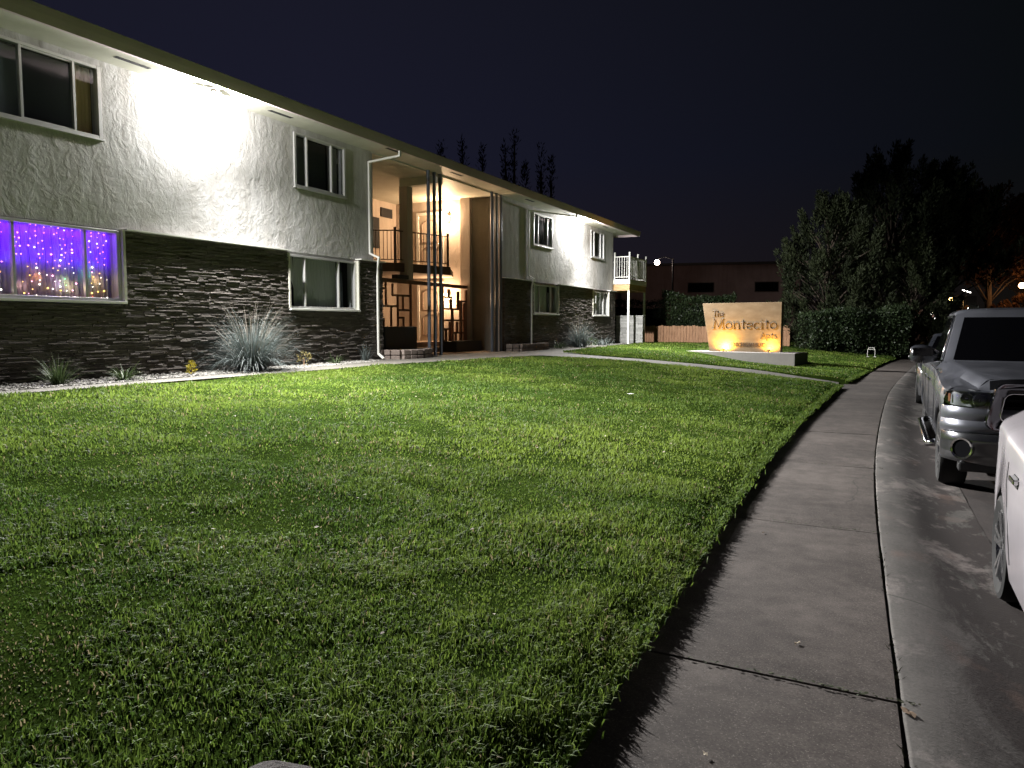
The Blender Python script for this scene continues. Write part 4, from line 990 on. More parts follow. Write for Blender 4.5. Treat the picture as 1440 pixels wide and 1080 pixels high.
def hedge(name, a, b, depth, h, m, label, n=9000, leaf=.11, z0=.1, seed=0, wob=.25):
    """clipped but uneven hedge from a to b"""
    a, b = Vector((*a,0)), Vector((*b,0)); d = (b-a); L = d.length; d.normalize(); nn = Vector((-d.y,d.x,0)); t_o = thing(name, ((a.x+b.x)/2,(a.y+b.y)/2,z0), label, 'hedge')
    s_ = RNG.uniform(0, L, n); top = h*(1+wob*(vnoise(s_, s_*0, .7, seed+3)-.55)); face = RNG.uniform(0,1,n)
    u = np.where(face < .62, -depth/2*(1+RNG.normal(0,.10,n)), np.where(face < .8, RNG.uniform(-.5,.5,n)*depth, depth/2*(1+RNG.normal(0,.1,n))))
    zz = np.where((face >= .62) & (face < .8), top*RNG.normal(1,.03,n), RNG.uniform(0,1,n)*top)
    bul = (vnoise(s_, zz, 1.1, seed)-.5)*.5; u = u+np.sign(u)*bul
    C_ = np.array(a)[None]+np.array(d)[None]*s_[:,None]+np.array(nn)[None]*u[:,None]; C_[:,2] = z0+zz
    D = np.array(nn)[None]*np.sign(u)[:,None]*.6+RNG.normal(size=(n,3))*.7+np.array([0,0,.5])
    leafobj('foliage', [leaves_np(C_, D, leaf*RNG.uniform(.6,1.4,n), leaf*.55*RNG.uniform(.6,1.4,n), np.clip(.2+.6*vnoise(s_, zz, .9, seed+1)+RNG.normal(0,.2,n),0,1))], m, t_o)
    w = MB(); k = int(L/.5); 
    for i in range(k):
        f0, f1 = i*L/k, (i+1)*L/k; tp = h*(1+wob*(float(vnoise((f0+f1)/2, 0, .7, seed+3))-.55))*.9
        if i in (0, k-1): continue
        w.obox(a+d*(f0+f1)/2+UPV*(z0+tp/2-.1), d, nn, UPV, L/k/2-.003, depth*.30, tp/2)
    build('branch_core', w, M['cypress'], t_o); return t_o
hedge('hedge', (-3.6,39.0), (.6,41.0), 1.5, 2.1, M['hedgeleaf'], 'long dark leafy hedge behind the sign running to the sidewalk', 15000, .12, .2, 1)
hedge('hedge', (-11.2,42.0), (-7.4,42.6), 1.4, 2.5, M['hedgeleaf'], 'lit green hedge rising above the wooden fence', 9000, .13, .6, 4)
hedge('hedge', (-17.5,46.8), (-11.9,46.6), 1.4, 2.55, M['darkleaf'], 'dark hedge behind the balcony post beside the wooden fence', 6000, .13, .6, 7)
# picket fence of upright boards
t_o = thing('wooden_fence', (-8,40.5,.6), 'low fence of upright reddish boards in front of the lit hedge', 'fence')
w = MB(); a, b = Vector((-11.75,40.2,0)), Vector((-4.4,40.9,0)); d = (b-a).normalized(); nn = Vector((-d.y,d.x,0)); L = (b-a).length; k = int(L/.15)
for i in range(k):
    w.cur = random.random(); hh = 1.58+random.uniform(-.05,.03); zc = .5
    c = a+d*(i+.5)*L/k+nn*random.uniform(-.012,.012); w.obox(c+UPV*(zc+hh)/2, d, nn, UPV, L/k/2-.006, .012, (hh-zc)/2)
build('boards', w, M['fence'], t_o)
w = MB(); w.obox((a+b)/2+nn*.05+UPV*.8, d, nn, UPV, L/2, .03, .045); w.obox((a+b)/2+nn*.05+UPV*1.35, d, nn, UPV, L/2, .03, .045); build('rail', w, M['fence'], t_o)

spray_tree('juniper_tree', (-2.8,42.4,.1), 7.9, 2.6, M['juniper'], 'broad upright juniper with feathery sprays just behind the hedge right of the sign', sprays=230, per=150, leaf=(.20,.06), z_low=.06, seed=3)
spray_tree('juniper_tree', (1.1,43.6,.1), 5.6, 2.3, M['juniper'], 'lower bushy juniper behind the hedge nearest the sidewalk', sprays=150, per=140, leaf=(.19,.06), z_low=.08, seed=5)
spray_tree('evergreen_tree', (.0,54,0), 12.2, 3.6, M['darkleaf'], 'tall dark evergreen peaking behind the junipers', sprays=190, per=120, leaf=(.3,.09), z_low=.08, seed=8)
spray_tree('evergreen_tree', (3.0,57.5,0), 11.4, 3.5, M['darkleaf'], 'dark rounded evergreen next to the tall peaked one', sprays=170, per=120, leaf=(.3,.1), z_low=.42, seed=9, shape=1.4)
spray_tree('street_tree', (8.4,85,0), 13.9, 5.2, M['rustleaf'], 'dim reddish street tree above the silver truck roof', sprays=150, per=110, leaf=(.36,.15), up=.5, z_low=.44, seed=10, shape=1.5)
spray_tree('street_tree', (12.6,91,0), 12.6, 4.8, M['rustleaf'], 'dim reddish street tree at the right edge beside the amber lamp', sprays=150, per=110, leaf=(.36,.15), up=.4, z_low=.44, seed=12, shape=1.5)
spray_tree('evergreen_tree', (-9.2,86,0), 9.6, 2.4, M['cypress'], 'small faint conifer behind the left roofline of the neighbouring house', sprays=40, per=70, leaf=(.4,.12), seed=14)
spray_tree('evergreen_tree', (-3.4,86,0), 12.0, 2.8, M['cypress'], 'faint conifer behind the right end of the neighbouring house', sprays=45, per=70, leaf=(.4,.12), seed=15)
# tall thin cypresses behind the roof
def cypress(px, ytop, depth, rad, seed, lab):
    u = (px-720)/1080; X = depth*(-.4383+.899*u); Y = depth*(.899+.4383*u); h = 1.58+(458-ytop)/1080*depth
    return spray_tree('cypress_tree', (X,Y,0), h, rad, M['cypress'], lab, 'cypress', 'cypresses behind the roof', sprays=60, per=12, leaf=(.36,.085), up=2.6, z_low=.3, shape=.42, seed=seed, clump=.45)
for k, (px, yt, dp, rd) in enumerate([(622,206,66,.3),(652,202,66,.36),(679,214,66,.34),(711,206,64,.5),(723,192,64,.7),(737,232,62,.42),(760,214,64,.75),(774,226,64,.55)]):
    cypress(px, yt, dp, rd, 40+k, ['faint slim cypress at the left of the row behind the roof','slim cypress spire left of the middle of the row','slim cypress spire just left of the tall pair','narrow cypress tight against the tallest one','tallest cypress spire in the row behind the roof','short cypress right of the tallest one','broad cypress spire second from the right end','last cypress at the right end of the row'][k])

# ------------------------------------------------------------------ neighbouring house, distant lights
nb = thing('neighbour_house', (-14.5,69,0), 'dim reddish two-storey neighbouring house with a flat roofline', 'house', rz=R(12)); local(nb)
m_r = m_stucco('rust_stucco', (.30,.20,.18), (.38,.26,.23), .4)
w = MB(); w.box(-7.5, 7.8, 0, 9, -.3, 6.9); w.box(-12, -7.5, 1.5, 9, -.3, 4.9); build('wall', w, m_r, nb)
w = MB(); w.box(-7.9, 8.2, -.5, 9.4, 6.9, 7.1); w.add([(-12.4,1.0,4.9),(-7.5,1.0,4.9),(-7.5,5,6.4),(-12.4,5,6.4),(-12.4,9,4.9),(-7.5,9,4.9)], [(0,1,2,3),(3,2,5,4),(0,3,4),(1,5,2)]); build('roof', w, M['roofing'], nb)
for x0, x1, za, zb in ((-1.6,.6,4.55,5.35),(4.1,6.0,4.55,5.35),(-1.4,.4,1.0,2.4),(4.3,5.8,1.0,2.4)):
    f = MB(); f.box(x0-.07,x0,-.04,0,za-.07,zb+.07); f.box(x1,x1+.07,-.04,0,za-.07,zb+.07); f.box(x0,x1,-.04,0,zb,zb+.07); f.box(x0,x1,-.04,0,za-.07,za)
    wd = build('window', f, M['rail'], nb); g = MB(); g.box(x0,x1,-.012,-.003,za,zb); build('pane', g, M['car_glass'], wd)
def street_lamp(px, py, depth, e, col, label, r=.16, st=60., arm=1.2):
    u = (px-720)/1080; X = depth*(-.4383+.899*u); Y = depth*(.899+.4383*u); z = 1.58+(458-py)/1080*depth
    t_o = thing('street_lamp', (X+arm,Y,-.2), label, 'street lamp'); w = MB(); w.tube([(X+arm,Y,-.2),(X+arm,Y,z*.5),(X+arm,Y,z+.25)], [.10,.08,.06], 10); w.tube([(X+arm,Y,z+.2),(X+arm*.5,Y,z+.38),(X,Y,z+.24)], .035, 8); build('post', w, M['trim'], t_o)
    w = MB(); w.lathe([(0,.30),(.10,.28),(.12,.2),(.06,r),(0,r)], 14, 'z', (X,Y,z)); build('lamp_shade', w, M['trim'], t_o, smooth=True, angle=40)
    w = MB(); w.lathe([(r*math.sin(q*PI/10),-r*math.cos(q*PI/10)) for q in range(11)], 16, 'z', (X,Y,z)); build('lamp_globe', w, m_emit('lamp_globe', col, st), t_o, smooth=True)
    if e:
        l = lamp('street_light', 'POINT', (X,Y,z-.3), e, col, shadow_soft_size=.15); l.parent = t_o; l.location = l.location - t_o.location
street_lamp(922, 370, 58, 80, (1.,.78,.66), 'lit street lamp glowing just right of the balcony', .19)
street_lamp(1432, 402, 70, 260, (1.,.50,.20), 'amber street lamp at the right edge above the truck roof', .26, 30)
street_lamp(1334, 421, 84, 160, (1.,.62,.22), 'small yellow street lamp above an orange-lit bush', .20, 30)
street_lamp(1357, 433, 95, 0, (.8,1.,.85), 'tiny pale green street lamp just over the truck cab', .13, 30)
street_lamp(1068, 411, 96, 0, (.9,.95,1.), 'pin-prick white lamp seen through the edge of the big juniper', .11, 30)
street_lamp(1183, 423, 110, 0, (1.,.8,.6), 'pin-prick lamp seen low between the junipers', .12, 30)
spray_tree('street_tree', (6.9,98.5,0), 3.6, 2.0, M['rustleaf'], 'orange-lit low tree under the small yellow street lamp', sprays=50, per=80, leaf=(.3,.14), up=.5, z_low=.1, seed=22, shape=1.6)
spray_tree('street_tree', (11.3,86,0), 4.2, 2.6, M['rustleaf'], 'orange-lit tree under the amber street lamp', sprays=70, per=90, leaf=(.3,.14), up=.5, z_low=.12, seed=23, shape=1.6)
# a far house whose porch and windows glint over the truck
fh = thing('far_house', (5.9,112,0), 'far house with glinting white porch lamps and lit panes left of the truck cab', 'house', rz=R(-4)); local(fh)
w = MB(); w.box(-3.5,3.5,0,7,-.3,3.6); build('wall', w, m_r, fh); w = MB(); w.add([(-4,-.6,3.6),(4,-.6,3.6),(4,7.6,3.6),(-4,7.6,3.6),(-4,3.5,5.4),(4,3.5,5.4)], [(0,1,5,4),(2,3,4,5),(0,4,3),(1,2,5),(0,3,2,1)]); build('roof', w, M['roofing'], fh)
em1 = m_emit('lit_pane', (1.,.80,.62), 2.2); em2 = m_emit('porch_bulb', (1.,.92,.85), 22.)
for x, z, ww, hh in ((-.6,1.9,.16,.26),(-.55,1.2,.16,.5),(.02,1.0,.16,.7),(.0,2.0,.28,.18),(-.15,2.6,.22,.16),(-.5,.5,.12,.25),(.1,.45,.14,.3)):
    w = MB(); w.box(x,x+ww,-.03,-.01,z,z+hh); build('window', w, em1, fh)
for x, z, r in ((-.85,3.15,.24),(.08,3.4,.10),(.3,2.85,.14),(-.55,2.5,.10)):
    w = MB(); w.ico((x,-.2,z), r); build('porch_bulb', w, em2, fh, smooth=True)
# slanted strip light on a pole
u = (1355-720)/1080; dp = 88; P_ = Vector((dp*(-.4383+.899*u), dp*(.899+.4383*u), 1.58+48/1080*dp))
t_o = thing('sign_lamp', (P_.x,P_.y,-.2), 'white slanted tube light on a post beyond the truck roof', 'lamp'); w = MB(); w.tube([(P_.x,P_.y+.1,-.2),(P_.x,P_.y+.1,P_.z)], .06, 8); build('post', w, M['trim'], t_o)
w = MB(); w.tube([P_+Vector((-.42,0,.16)), P_+Vector((.42,0,-.16))], .05, 8); build('tube', w, m_emit('tube_light', (1.,.93,.85), 12.), t_o)
# ------------------------------------------------------------------ vehicles (own coordinates: y runs from the front bumper back, z from the street)
ip = np.interp
def body_loft(mb, ys, half):
    rings = []
    for y in ys:
        h = half(y); rings.append([(-x, y, z) for x, z in h] + [(x, y, z) for x, z in reversed(h[:-1])])
    mb.loft(rings, closed=False, cap=False); return rings
def wheel(parent, x, y, r, wd, spokes, side):
    """side -1: outer face towards -x"""
    wl = bpy.data.objects.new('wheel', None); COL.objects.link(wl); wl.parent = parent; wl.location = (x, y, r); ORG[wl] = Vector((0,0,0)); wl.empty_display_size = .1
    s = side; h = wd/2; rr = r*.70
    w = MB(); w.lathe([(rr,-h*.8),(r*.86,-h),(r*.955,-h*.92),(r,-h*.62),(r,h*.62),(r*.955,h*.92),(r*.86,h),(rr,h*.8),(rr,-h*.8)], 40, 'x'); build('tyre', w, M['tyre'], wl, smooth=True, angle=35)
    w = MB(); w.lathe([(rr,-h*.8*1),(rr,h*.8)], 40, 'x')
    w.lathe([(rr*.99,s*h*.84),(rr*.93,s*h*.86),(rr*.90,s*h*.60),(rr*.90,s*h*.2)], 40, 'x')
    for k in range(spokes):
        a = 2*PI*k/spokes+.2; c_, s_ = math.cos(a), math.sin(a); t_ = Vector((0,-s_,c_)); d = Vector((0,c_,s_))
        for o_ in (-1, 1):
            p0 = d*rr*.18+t_*o_*rr*.05; p1 = d*rr*.93+t_*o_*rr*.17
            w.bar(p0+Vector((s*h*.66,0,0)), p1+Vector((s*h*.80,0,0)), .035, rr*.15, up=(0,0,1) if abs(c_) > .5 else (0,1,0))
    w.lathe([(0,s*h*.74),(rr*.18,s*h*.72),(rr*.24,s*h*.60),(rr*.24,s*h*.3)], 20, 'x')
    build('rim', w, M['rim'], wl, bevel=0, smooth=True, angle=30)
    w = MB(); w.lathe([(0,s*h*.18),(rr*.9,s*h*.18)], 24, 'x'); build('brake_disc', w, M['trim'], wl)
    return wl
def archz(y, base, wheels, r):
    z = base
    for wy in wheels:
        d = abs(y-wy)
        if d < r: z = max(z, math.sqrt(r*r-d*d)+r*.86-.02 if False else math.sqrt(max(0,r*r-d*d))+wheels[wy])
    return z
def dense(L, wheels, r, y0=0., step=.12):
    ys = list(np.arange(y0, L, step))+[L]
    for wy in wheels: ys += list(wy+np.linspace(-r, r, 25)) + [wy-r-.004, wy+r+.004]
    return sorted({round(float(y),4) for y in ys if y0 <= y <= L})
def arch_liner(parent, wheels, r, x_in, x_out):
    w = MB()
    for wy, wz in wheels.items():
        for s in (-1, 1):
            rings = []
            for k in range(19):
                a = PI*k/18; rings.append([(s*x_in, wy+r*.99*math.cos(a), wz+r*.99*math.sin(a)), (s*x_out, wy+r*.99*math.cos(a), wz+r*.99*math.sin(a))])
            w.loft(rings, cap=False); w.box(min(s*x_in,s*(x_in-.01)), max(s*x_in,s*(x_in-.01)), wy-r, wy+r, wz-.15, wz+r)
    build('wheel_well', w, M['trim'], parent)
def quadpanel(parent, name, pts, m, n=None):
    w = MB(); w.add(pts, [tuple(range(len(pts)))]); return build(name, w, m, parent)

def pickup(loc, rz=0):
    t_o = local(thing('pickup_truck', loc, 'silver full-size pickup truck parked facing the camera with large dark grille', 'pickup truck', rz=rz)); P = M['silver']; L = 5.75
    wh = {.95:.40, 4.65:.40}; ra = .475
    def half(y):
        w = ip(y, [.40,.7,1.2,5.3,5.75], [.985,1.005,1.012,1.01,.985]); zs = ip(y, [.40,1.0,1.6,2.2,5.75], [1.065,1.10,1.165,1.20,1.20]); zb = archz(y, .43, wh, ra)
        zt = ip(y, [.40,1.0,1.55,1.7,5.75], [1.165,1.235,1.295,1.30,1.30]); hc = ip(y, [.40,1.55,1.75,5.75], [.60,.84,.90,.92])
        zm = max(.80, zb+.04)
        return [(w-.16,zb),(w-.035,zb+.005),(w-.004,max(zb+.03,.56)),(w,zm),(w-.004,max(zs-.10,zm+.02)),(w-.03,zs-.02),(w-.075,zs+.012),(hc+.085,zt-.085),(hc+.02,zt-.012),(hc-.02,zt+.004),(.35,zt+.012),(0,zt+.016)]
    ys = dense(L, wh, ra, .40)
    w = MB(); rings = body_loft(w, ys, half); nr = len(rings[-1]); w.add(rings[-1], [tuple(range(nr))])
    body = build('body', w, P, t_o, smooth=True, angle=32)
    # nose: plan curve wrapped round the front
    def yp(x, z): ax = abs(x); return ip(ax, [0,.45,.62,.78,.90,.97,1.0], [.05,.065,.09,.14,.225,.33,.42]) + max(0, z-.85)*.10
    xs = [-1.0,-.985,-.96,-.92,-.86,-.78,-.70,-.62]
    def nose(z0, z1, name, m, xx, off=0., bulge=.0, nz=6):
        w = MB(); rings = []
        for k in range(nz+1):
            z = z0+(z1-z0)*k/nz; b = bulge*math.sin(PI*k/nz); rings.append([(x*(1+.006*b/.02 if bulge else 1)*(.985+.015*1), yp(x, z)-off-b, z) for x in xx])
        w.loft(rings, cap=False); return build(name, w, m, t_o, smooth=True, angle=40)
    full = xs+[-.3,0,.3]+[-x for x in reversed(xs)]
    nose(.64, .775, 'front_panel', P, full, .004, .026); nose(.775, .90, 'front_panel', P, full, .0, .012)
    # strip of fender above the lamps and the hood lip
    w = MB(); rings = []
    h4 = half(.40); hx = [(-x, z) for x, z in h4[4:]]+[(x, z) for x, z in reversed(h4[4:-1])]
    def topz(x): 
        xs_ = [p[0] for p in hx]; return float(np.interp(x, xs_, [p[1] for p in hx]))
    xf = np.concatenate([np.linspace(-1.0,-.55,10), np.linspace(-.45,.45,9), np.linspace(.55,1.0,10)])
    for k in range(7):
        f = k/6; row = []
        for x in xf:
            ya = yp(x, 1.05)+.015; za = 1.055 if abs(x) > .60 else 1.10
            yb = .402; zb_ = topz(x) if abs(x) < .985 else 1.0
            row.append((x*.985, ya+(yb-ya)*f, za+(zb_-za)*math.sin(f*PI/2)))
        rings.append(row)
    w.loft(rings, cap=False); build('hood_lip', w, P, t_o, smooth=True, angle=35)
    # headlights
    for s in (-1, 1):
        xx = [.615,.68,.74,.80,.86,.91,.95,.98,.995]
        def zl(x): return ip(x, [.615,.70,.95,1.0], [.895,.898,.91,.935])
        def zh(x): return ip(x, [.615,.8,1.0], [1.075,1.07,1.045])
        rows = []; back = []
        for k in range(6):
            rows.append([(s*x*.985, yp(x, zl(x)+(zh(x)-zl(x))*k/5)-.012-.012*math.sin(PI*k/5), zl(x)+(zh(x)-zl(x))*k/5) for x in xx])
            back.append([(s*x*.97, yp(x, zl(x)+(zh(x)-zl(x))*k/5)+.075+.03*math.sin(x*40), zl(x)+(zh(x)-zl(x))*k/5) for x in xx])
        hd = MB(); hd.loft(back, cap=False); hl = build('headlight', hd, mat('lamp_bowl', (.30,.305,.32), .3, .35), t_o, smooth=True)
        w = MB(); w.loft(rows, cap=False); build('lens', w, M['lens'], hl, smooth=True)
        w = MB()
        for (x, z, r) in ((.71,.972,.058),(.82,.985,.052)):
            yy = yp(x, z); w.lathe([(r,-.0),(r*.95,.01),(r*.75,.05),(r*.35,.075),(0,.08)], 18, 'y', (s*x*.97, yy+.03, z)); w.lathe([(r*1.0,0),(r*1.12,.004),(r*1.12,.02)], 18, 'y', (s*x*.97, yy+.026, z)); w.ico((s*x*.97, yy+.055, z), r*.32)
        build('reflector', w, M['reflector'], hl, smooth=True, angle=50)
        w = MB(); x = .955; w.add([(s*x*.97, yp(x,.9)+.03, .94),(s*(x+.02)*.97, yp(x+.02,.9)+.02, .94),(s*(x+.02)*.97, yp(x+.02,1.)+.02, 1.02),(s*x*.97, yp(x,1.)+.03, 1.02)], [(0,1,2,3)]); build('marker', w, M['amber'], hl)
    # grille
    def rrect(hw0, hw1, z0, z1, r, n=5):
        c = [(hw1-r,z1-r,0),( -hw1+r,z1-r,90),(-hw0+r,z0+r,180),(hw0-r,z0+r,270)]; o = []
        for cx, cz, a0 in c:
            for k in range(n+1): a = R(a0+90*k/n); o.append((cx+r*math.cos(a), cz+r*math.sin(a)))
        return o
    po, pi_ = rrect(.655,.585,.70,1.15,.09), rrect(.525,.50,.77,1.055,.075)
    w = MB(); n = len(po); ring = []
    for poly, dy in ((po,.06),(po,-.01),([(a*.97,b*1.0-.004*(b-.9)) for a,b in po],-.035),([((a+c)/2,(b+d)/2) for (a,b),(c,d) in zip(po,pi_)],-.03),(pi_,-.01),(pi_,.09)):
        ring.append([(x, yp(x,z)*.9+dy-.01, z) for x, z in poly])
    w.loft(ring, closed=True, cap=False); gr = build('grille', w, mat('dark_chrome', (.10,.10,.11), .12, 1.0), t_o, smooth=True, angle=50)
    w = MB(); w.tube([(x, yp(x,z)*.9-.018, z) for x, z in pi_]+[(pi_[0][0], yp(*pi_[0])*.9-.018, pi_[0][1])], .0085, 8); build('trim_ring', w, M['chrome'], gr, smooth=True)
    w = MB(); w.prism(pi_, .13, .15, 'y'); build('opening', w, mat('grille_void', (.003,.003,.004), .9, spec=.05), gr)
    w = MB()
    for k in range(1, 4): z = .77+.285*k/4; w.box(-.47,.47,.105,.12,z-.011,z+.011)
    build('grille_bar', w, mat('grille_black', (.004,.004,.005), .7, spec=.2), gr)
    # bug shield along the hood edge
    w = MB(); rings = []
    for k in range(5):
        f = k/4; rings.append([(x, yp(x,1.1)*.9-.045+.05*f, 1.115+.085*f-.03*(abs(x)/.62)**4) for x in np.linspace(-.62,.62,17)])
    w.loft(rings, cap=False); build('bug_shield', w, mat('smoked_plastic', (.008,.008,.009), .12), t_o, smooth=True)
    # bumper
    prof = [(.0,.655),(-.03,.65),(-.052,.62),(-.055,.56),(-.04,.52),(-.045,.44),(-.035,.38),(-.005,.345),(.05,.335)]
    xx = [-1.0,-.985,-.96,-.92,-.86,-.78,-.70,-.6,-.45,-.2,0,.2,.45,.6,.70,.78,.86,.92,.96,.985,1.0]
    w = MB(); w.loft([[(x*1.0, yp(x,.6)*.98-.02+dy, z+.03*abs(x)**3*(1 if z < .5 else 0)) for x in xx] for dy, z in prof], cap=False)
    bp = build('bumper', w, mat('bumper_chrome', (.22,.225,.235), .2, .95), t_o, smooth=True, angle=40)
    for s in (-1, 1):
        x = .83; yy = yp(x,.6)-.10; w = MB(); d = Vector((s*.62,-1,0)).normalized(); sd = Vector((-d.y,d.x,0)).normalized(); c = Vector((s*x, yy+.012, .505))
        def ringp(r, off): return [c+d*off+sd*r*math.cos(a*2*PI/24)+Vector((0,0,r*math.sin(a*2*PI/24))) for a in range(24)]
        w.loft([ringp(.108,-.015),ringp(.106,.012),ringp(.088,.008),ringp(.084,-.01)], closed=True, cap=False); fg = build('fog_surround', w, M['chrome'], bp, smooth=True, angle=50)
        w = MB(); w.add(ringp(.086,.0), [tuple(range(24))]); build('fog_opening', w, M['void'], bp)
    w = MB(); w.box(-.40,.40,-.045,.05,.375,.575); build('lower_intake', w, M['trim'], bp, bevel=.02)
    w = MB(); w.box(-.85,.85,.12,.30,.27,.36); build('air_dam', w, M['trim'], t_o, bevel=.02)
    # cab
    y0b, y0t, y1t, y1b = 1.56, 2.36, 3.72, 3.92; wb, wt = .925, .755; zb, zt = 1.285, 1.86
    def ringc(f, grow=0.):
        ya, yb = y0b+(y0t-y0b)*f, y1b+(y1t-y1b)*f; hw = wb+(wt-wb)*f+grow; z = zb+(zt-zb)*f; c = .05
        fr_ = [(-hw*.0, ya-.10*(1-f*.4)), (hw*.5, ya-.07*(1-f*.4)), (hw-c-.04, ya+.01), (hw, ya+.09)]
        rr = [(hw, yb-.09),(hw-c, yb-.02),(hw*.5, yb+.01),(0, yb+.015)]
        h = fr_+rr; return [(x,y,z) for x,y in h]+[(-x,y,z) for x,y in reversed(h[1:-1])]
    w = MB(); rings = [ringc(f) for f in (0,.25,.5,.75,.94,1.0)]
    top = [[(x*k, 3.0+(y-3.0)*(.97 if k > .9 else k), zt+dz) for x,y,z in rings[-1]] for k, dz in ((.96,.028),(.8,.05),(.4,.064),(.02,.068))]
    w.loft(rings+top, closed=True, cap=False); cab = build('cab', w, P, t_o, smooth=True, angle=35)
    # windscreen and side glass sit just proud of the shell
    gl = MB(); rows = []
    for f in (.05,.3,.6,.9):
        rr = ringc(f, .0); hw = wb+(wt-wb)*f; ya = y0b+(y0t-y0b)*f; z = zb+(zt-zb)*f
        rows.append([(x, float(ip(abs(x),[0,hw*.5,hw-.09],[ya-.10*(1-f*.4),ya-.07*(1-f*.4),ya+.008]))-.008, z) for x in np.linspace(-(hw-.085), hw-.085, 13)])
    gl.loft(rows, cap=False); build('windscreen', gl, M['car_glass'], cab, smooth=True)
    for s in (-1, 1):
        for (ya, yb, yc, yd) in ((1.80,2.46,2.86,2.86),(2.94,2.94,3.60,3.72)):
            def pt(f, y): return (s*(wb+(wt-wb)*f+.006), y, zb+(zt-zb)*f)
            quadpanel(cab, 'side_window', [pt(.06,ya),pt(.06,yd),pt(.90,yc),pt(.90,yb)] if s > 0 else [pt(.90,yb),pt(.90,yc),pt(.06,yd),pt(.06,ya)], M['car_glass'])
        w = MB(); w.tube([(s*(wb+.012), 1.78, 1.31),(s*(wb+(wt-wb)*.92+.012), 2.47, 1.82),(s*(wb+(wt-wb)*.92+.01), 3.64, 1.82)], .011, 6); build('window_trim', w, M['chrome'], cab, smooth=True)
        w = MB(); w.tube([(s*.86,1.95,1.56),(s*.90,1.92,1.3),(s*.93,1.98,1.28)], .0, 3) if False else None
    # mirrors
    for s in (-1, 1):
        mr = MB(); rings = []
        for k, (dx, hy, z0_, z1_) in enumerate([(-.07,.04,1.28,1.38),(.05,.085,1.255,1.455),(.14,.10,1.245,1.475),(.22,.09,1.25,1.47),(.265,.06,1.275,1.445),(.275,.02,1.31,1.41)]):
            zc, hz = (z0_+z1_)/2, (z1_-z0_)/2; rings.append([(s*(.99+dx), 1.98+hy*math.cos(a*PI/6)*(1.15 if math.cos(a*PI/6) < 0 else .7), zc+hz*math.sin(a*PI/6)) for a in range(12)])
        mr.loft(rings, closed=True); mo = build('mirror', mr, mat('mirror_shell', (.02,.021,.025), .25, coat=1.0), t_o, smooth=True, angle=60)
        w = MB(); w.bar((s*.90,1.96,1.30),(s*1.02,1.98,1.35), .06, .05); build('mirror_arm', w, M['trim'], mo)
        w = MB(); w.obox((s*1.13,1.865,1.39),(1,0,0),(0,1,0),(0,0,1),.11,.004,.05); build('mirror_cap', w, mat('mirror_cap_paint', (.02,.021,.026), .2, coat=1.), mo, bevel=.003)
    # bed opening, bumper, lamps, handles, running boards
    w = MB(); w.box(-.80,.80,4.02,5.62,1.318,1.322); build('bed_cover', w, M['trim'], t_o)
    w = MB(); w.box(-.95,.95,5.74,5.86,.50,.66); build('rear_bumper', w, M['chrome'], t_o, bevel=.02)
    for s in (-1, 1):
        w = MB(); w.box(s*.80-.09,s*.80+.09,5.752,5.775,.86,1.24); build('tail_light', w, M['red_lens'], t_o, bevel=.01)
        for y in (2.72, 3.72):
            w = MB(); w.obox((s*1.018,y,1.02),(0,1,0),(1,0,0),(0,0,1),.10,.014,.016); build('door_handle', w, M['chrome'], t_o, bevel=.008)
        w = MB(); w.tube([(s*.97,1.50,.36),(s*1.05,1.60,.34),(s*1.05,3.95,.34),(s*.97,4.05,.36)], .045, 10); build('running_board', w, M['chrome'], t_o, smooth=True)
        w = MB()
        for y in (1.62,2.90,3.90): w.box(s*1.0135-.002,s*1.0135+.002,y-.004,y+.004,.48,1.19)
        build('door_gap', w, M['trim'], t_o)
        for y in (.95, 4.65): wheel(t_o, s*.855, y, .40, .27, 5, s)
    arch_liner(t_o, wh, ra, .60, .985)
    w = MB(); w.box(-.80,.80,.30,5.6,.42,.62); build('underbody', w, M['trim'], t_o)
    return t_o

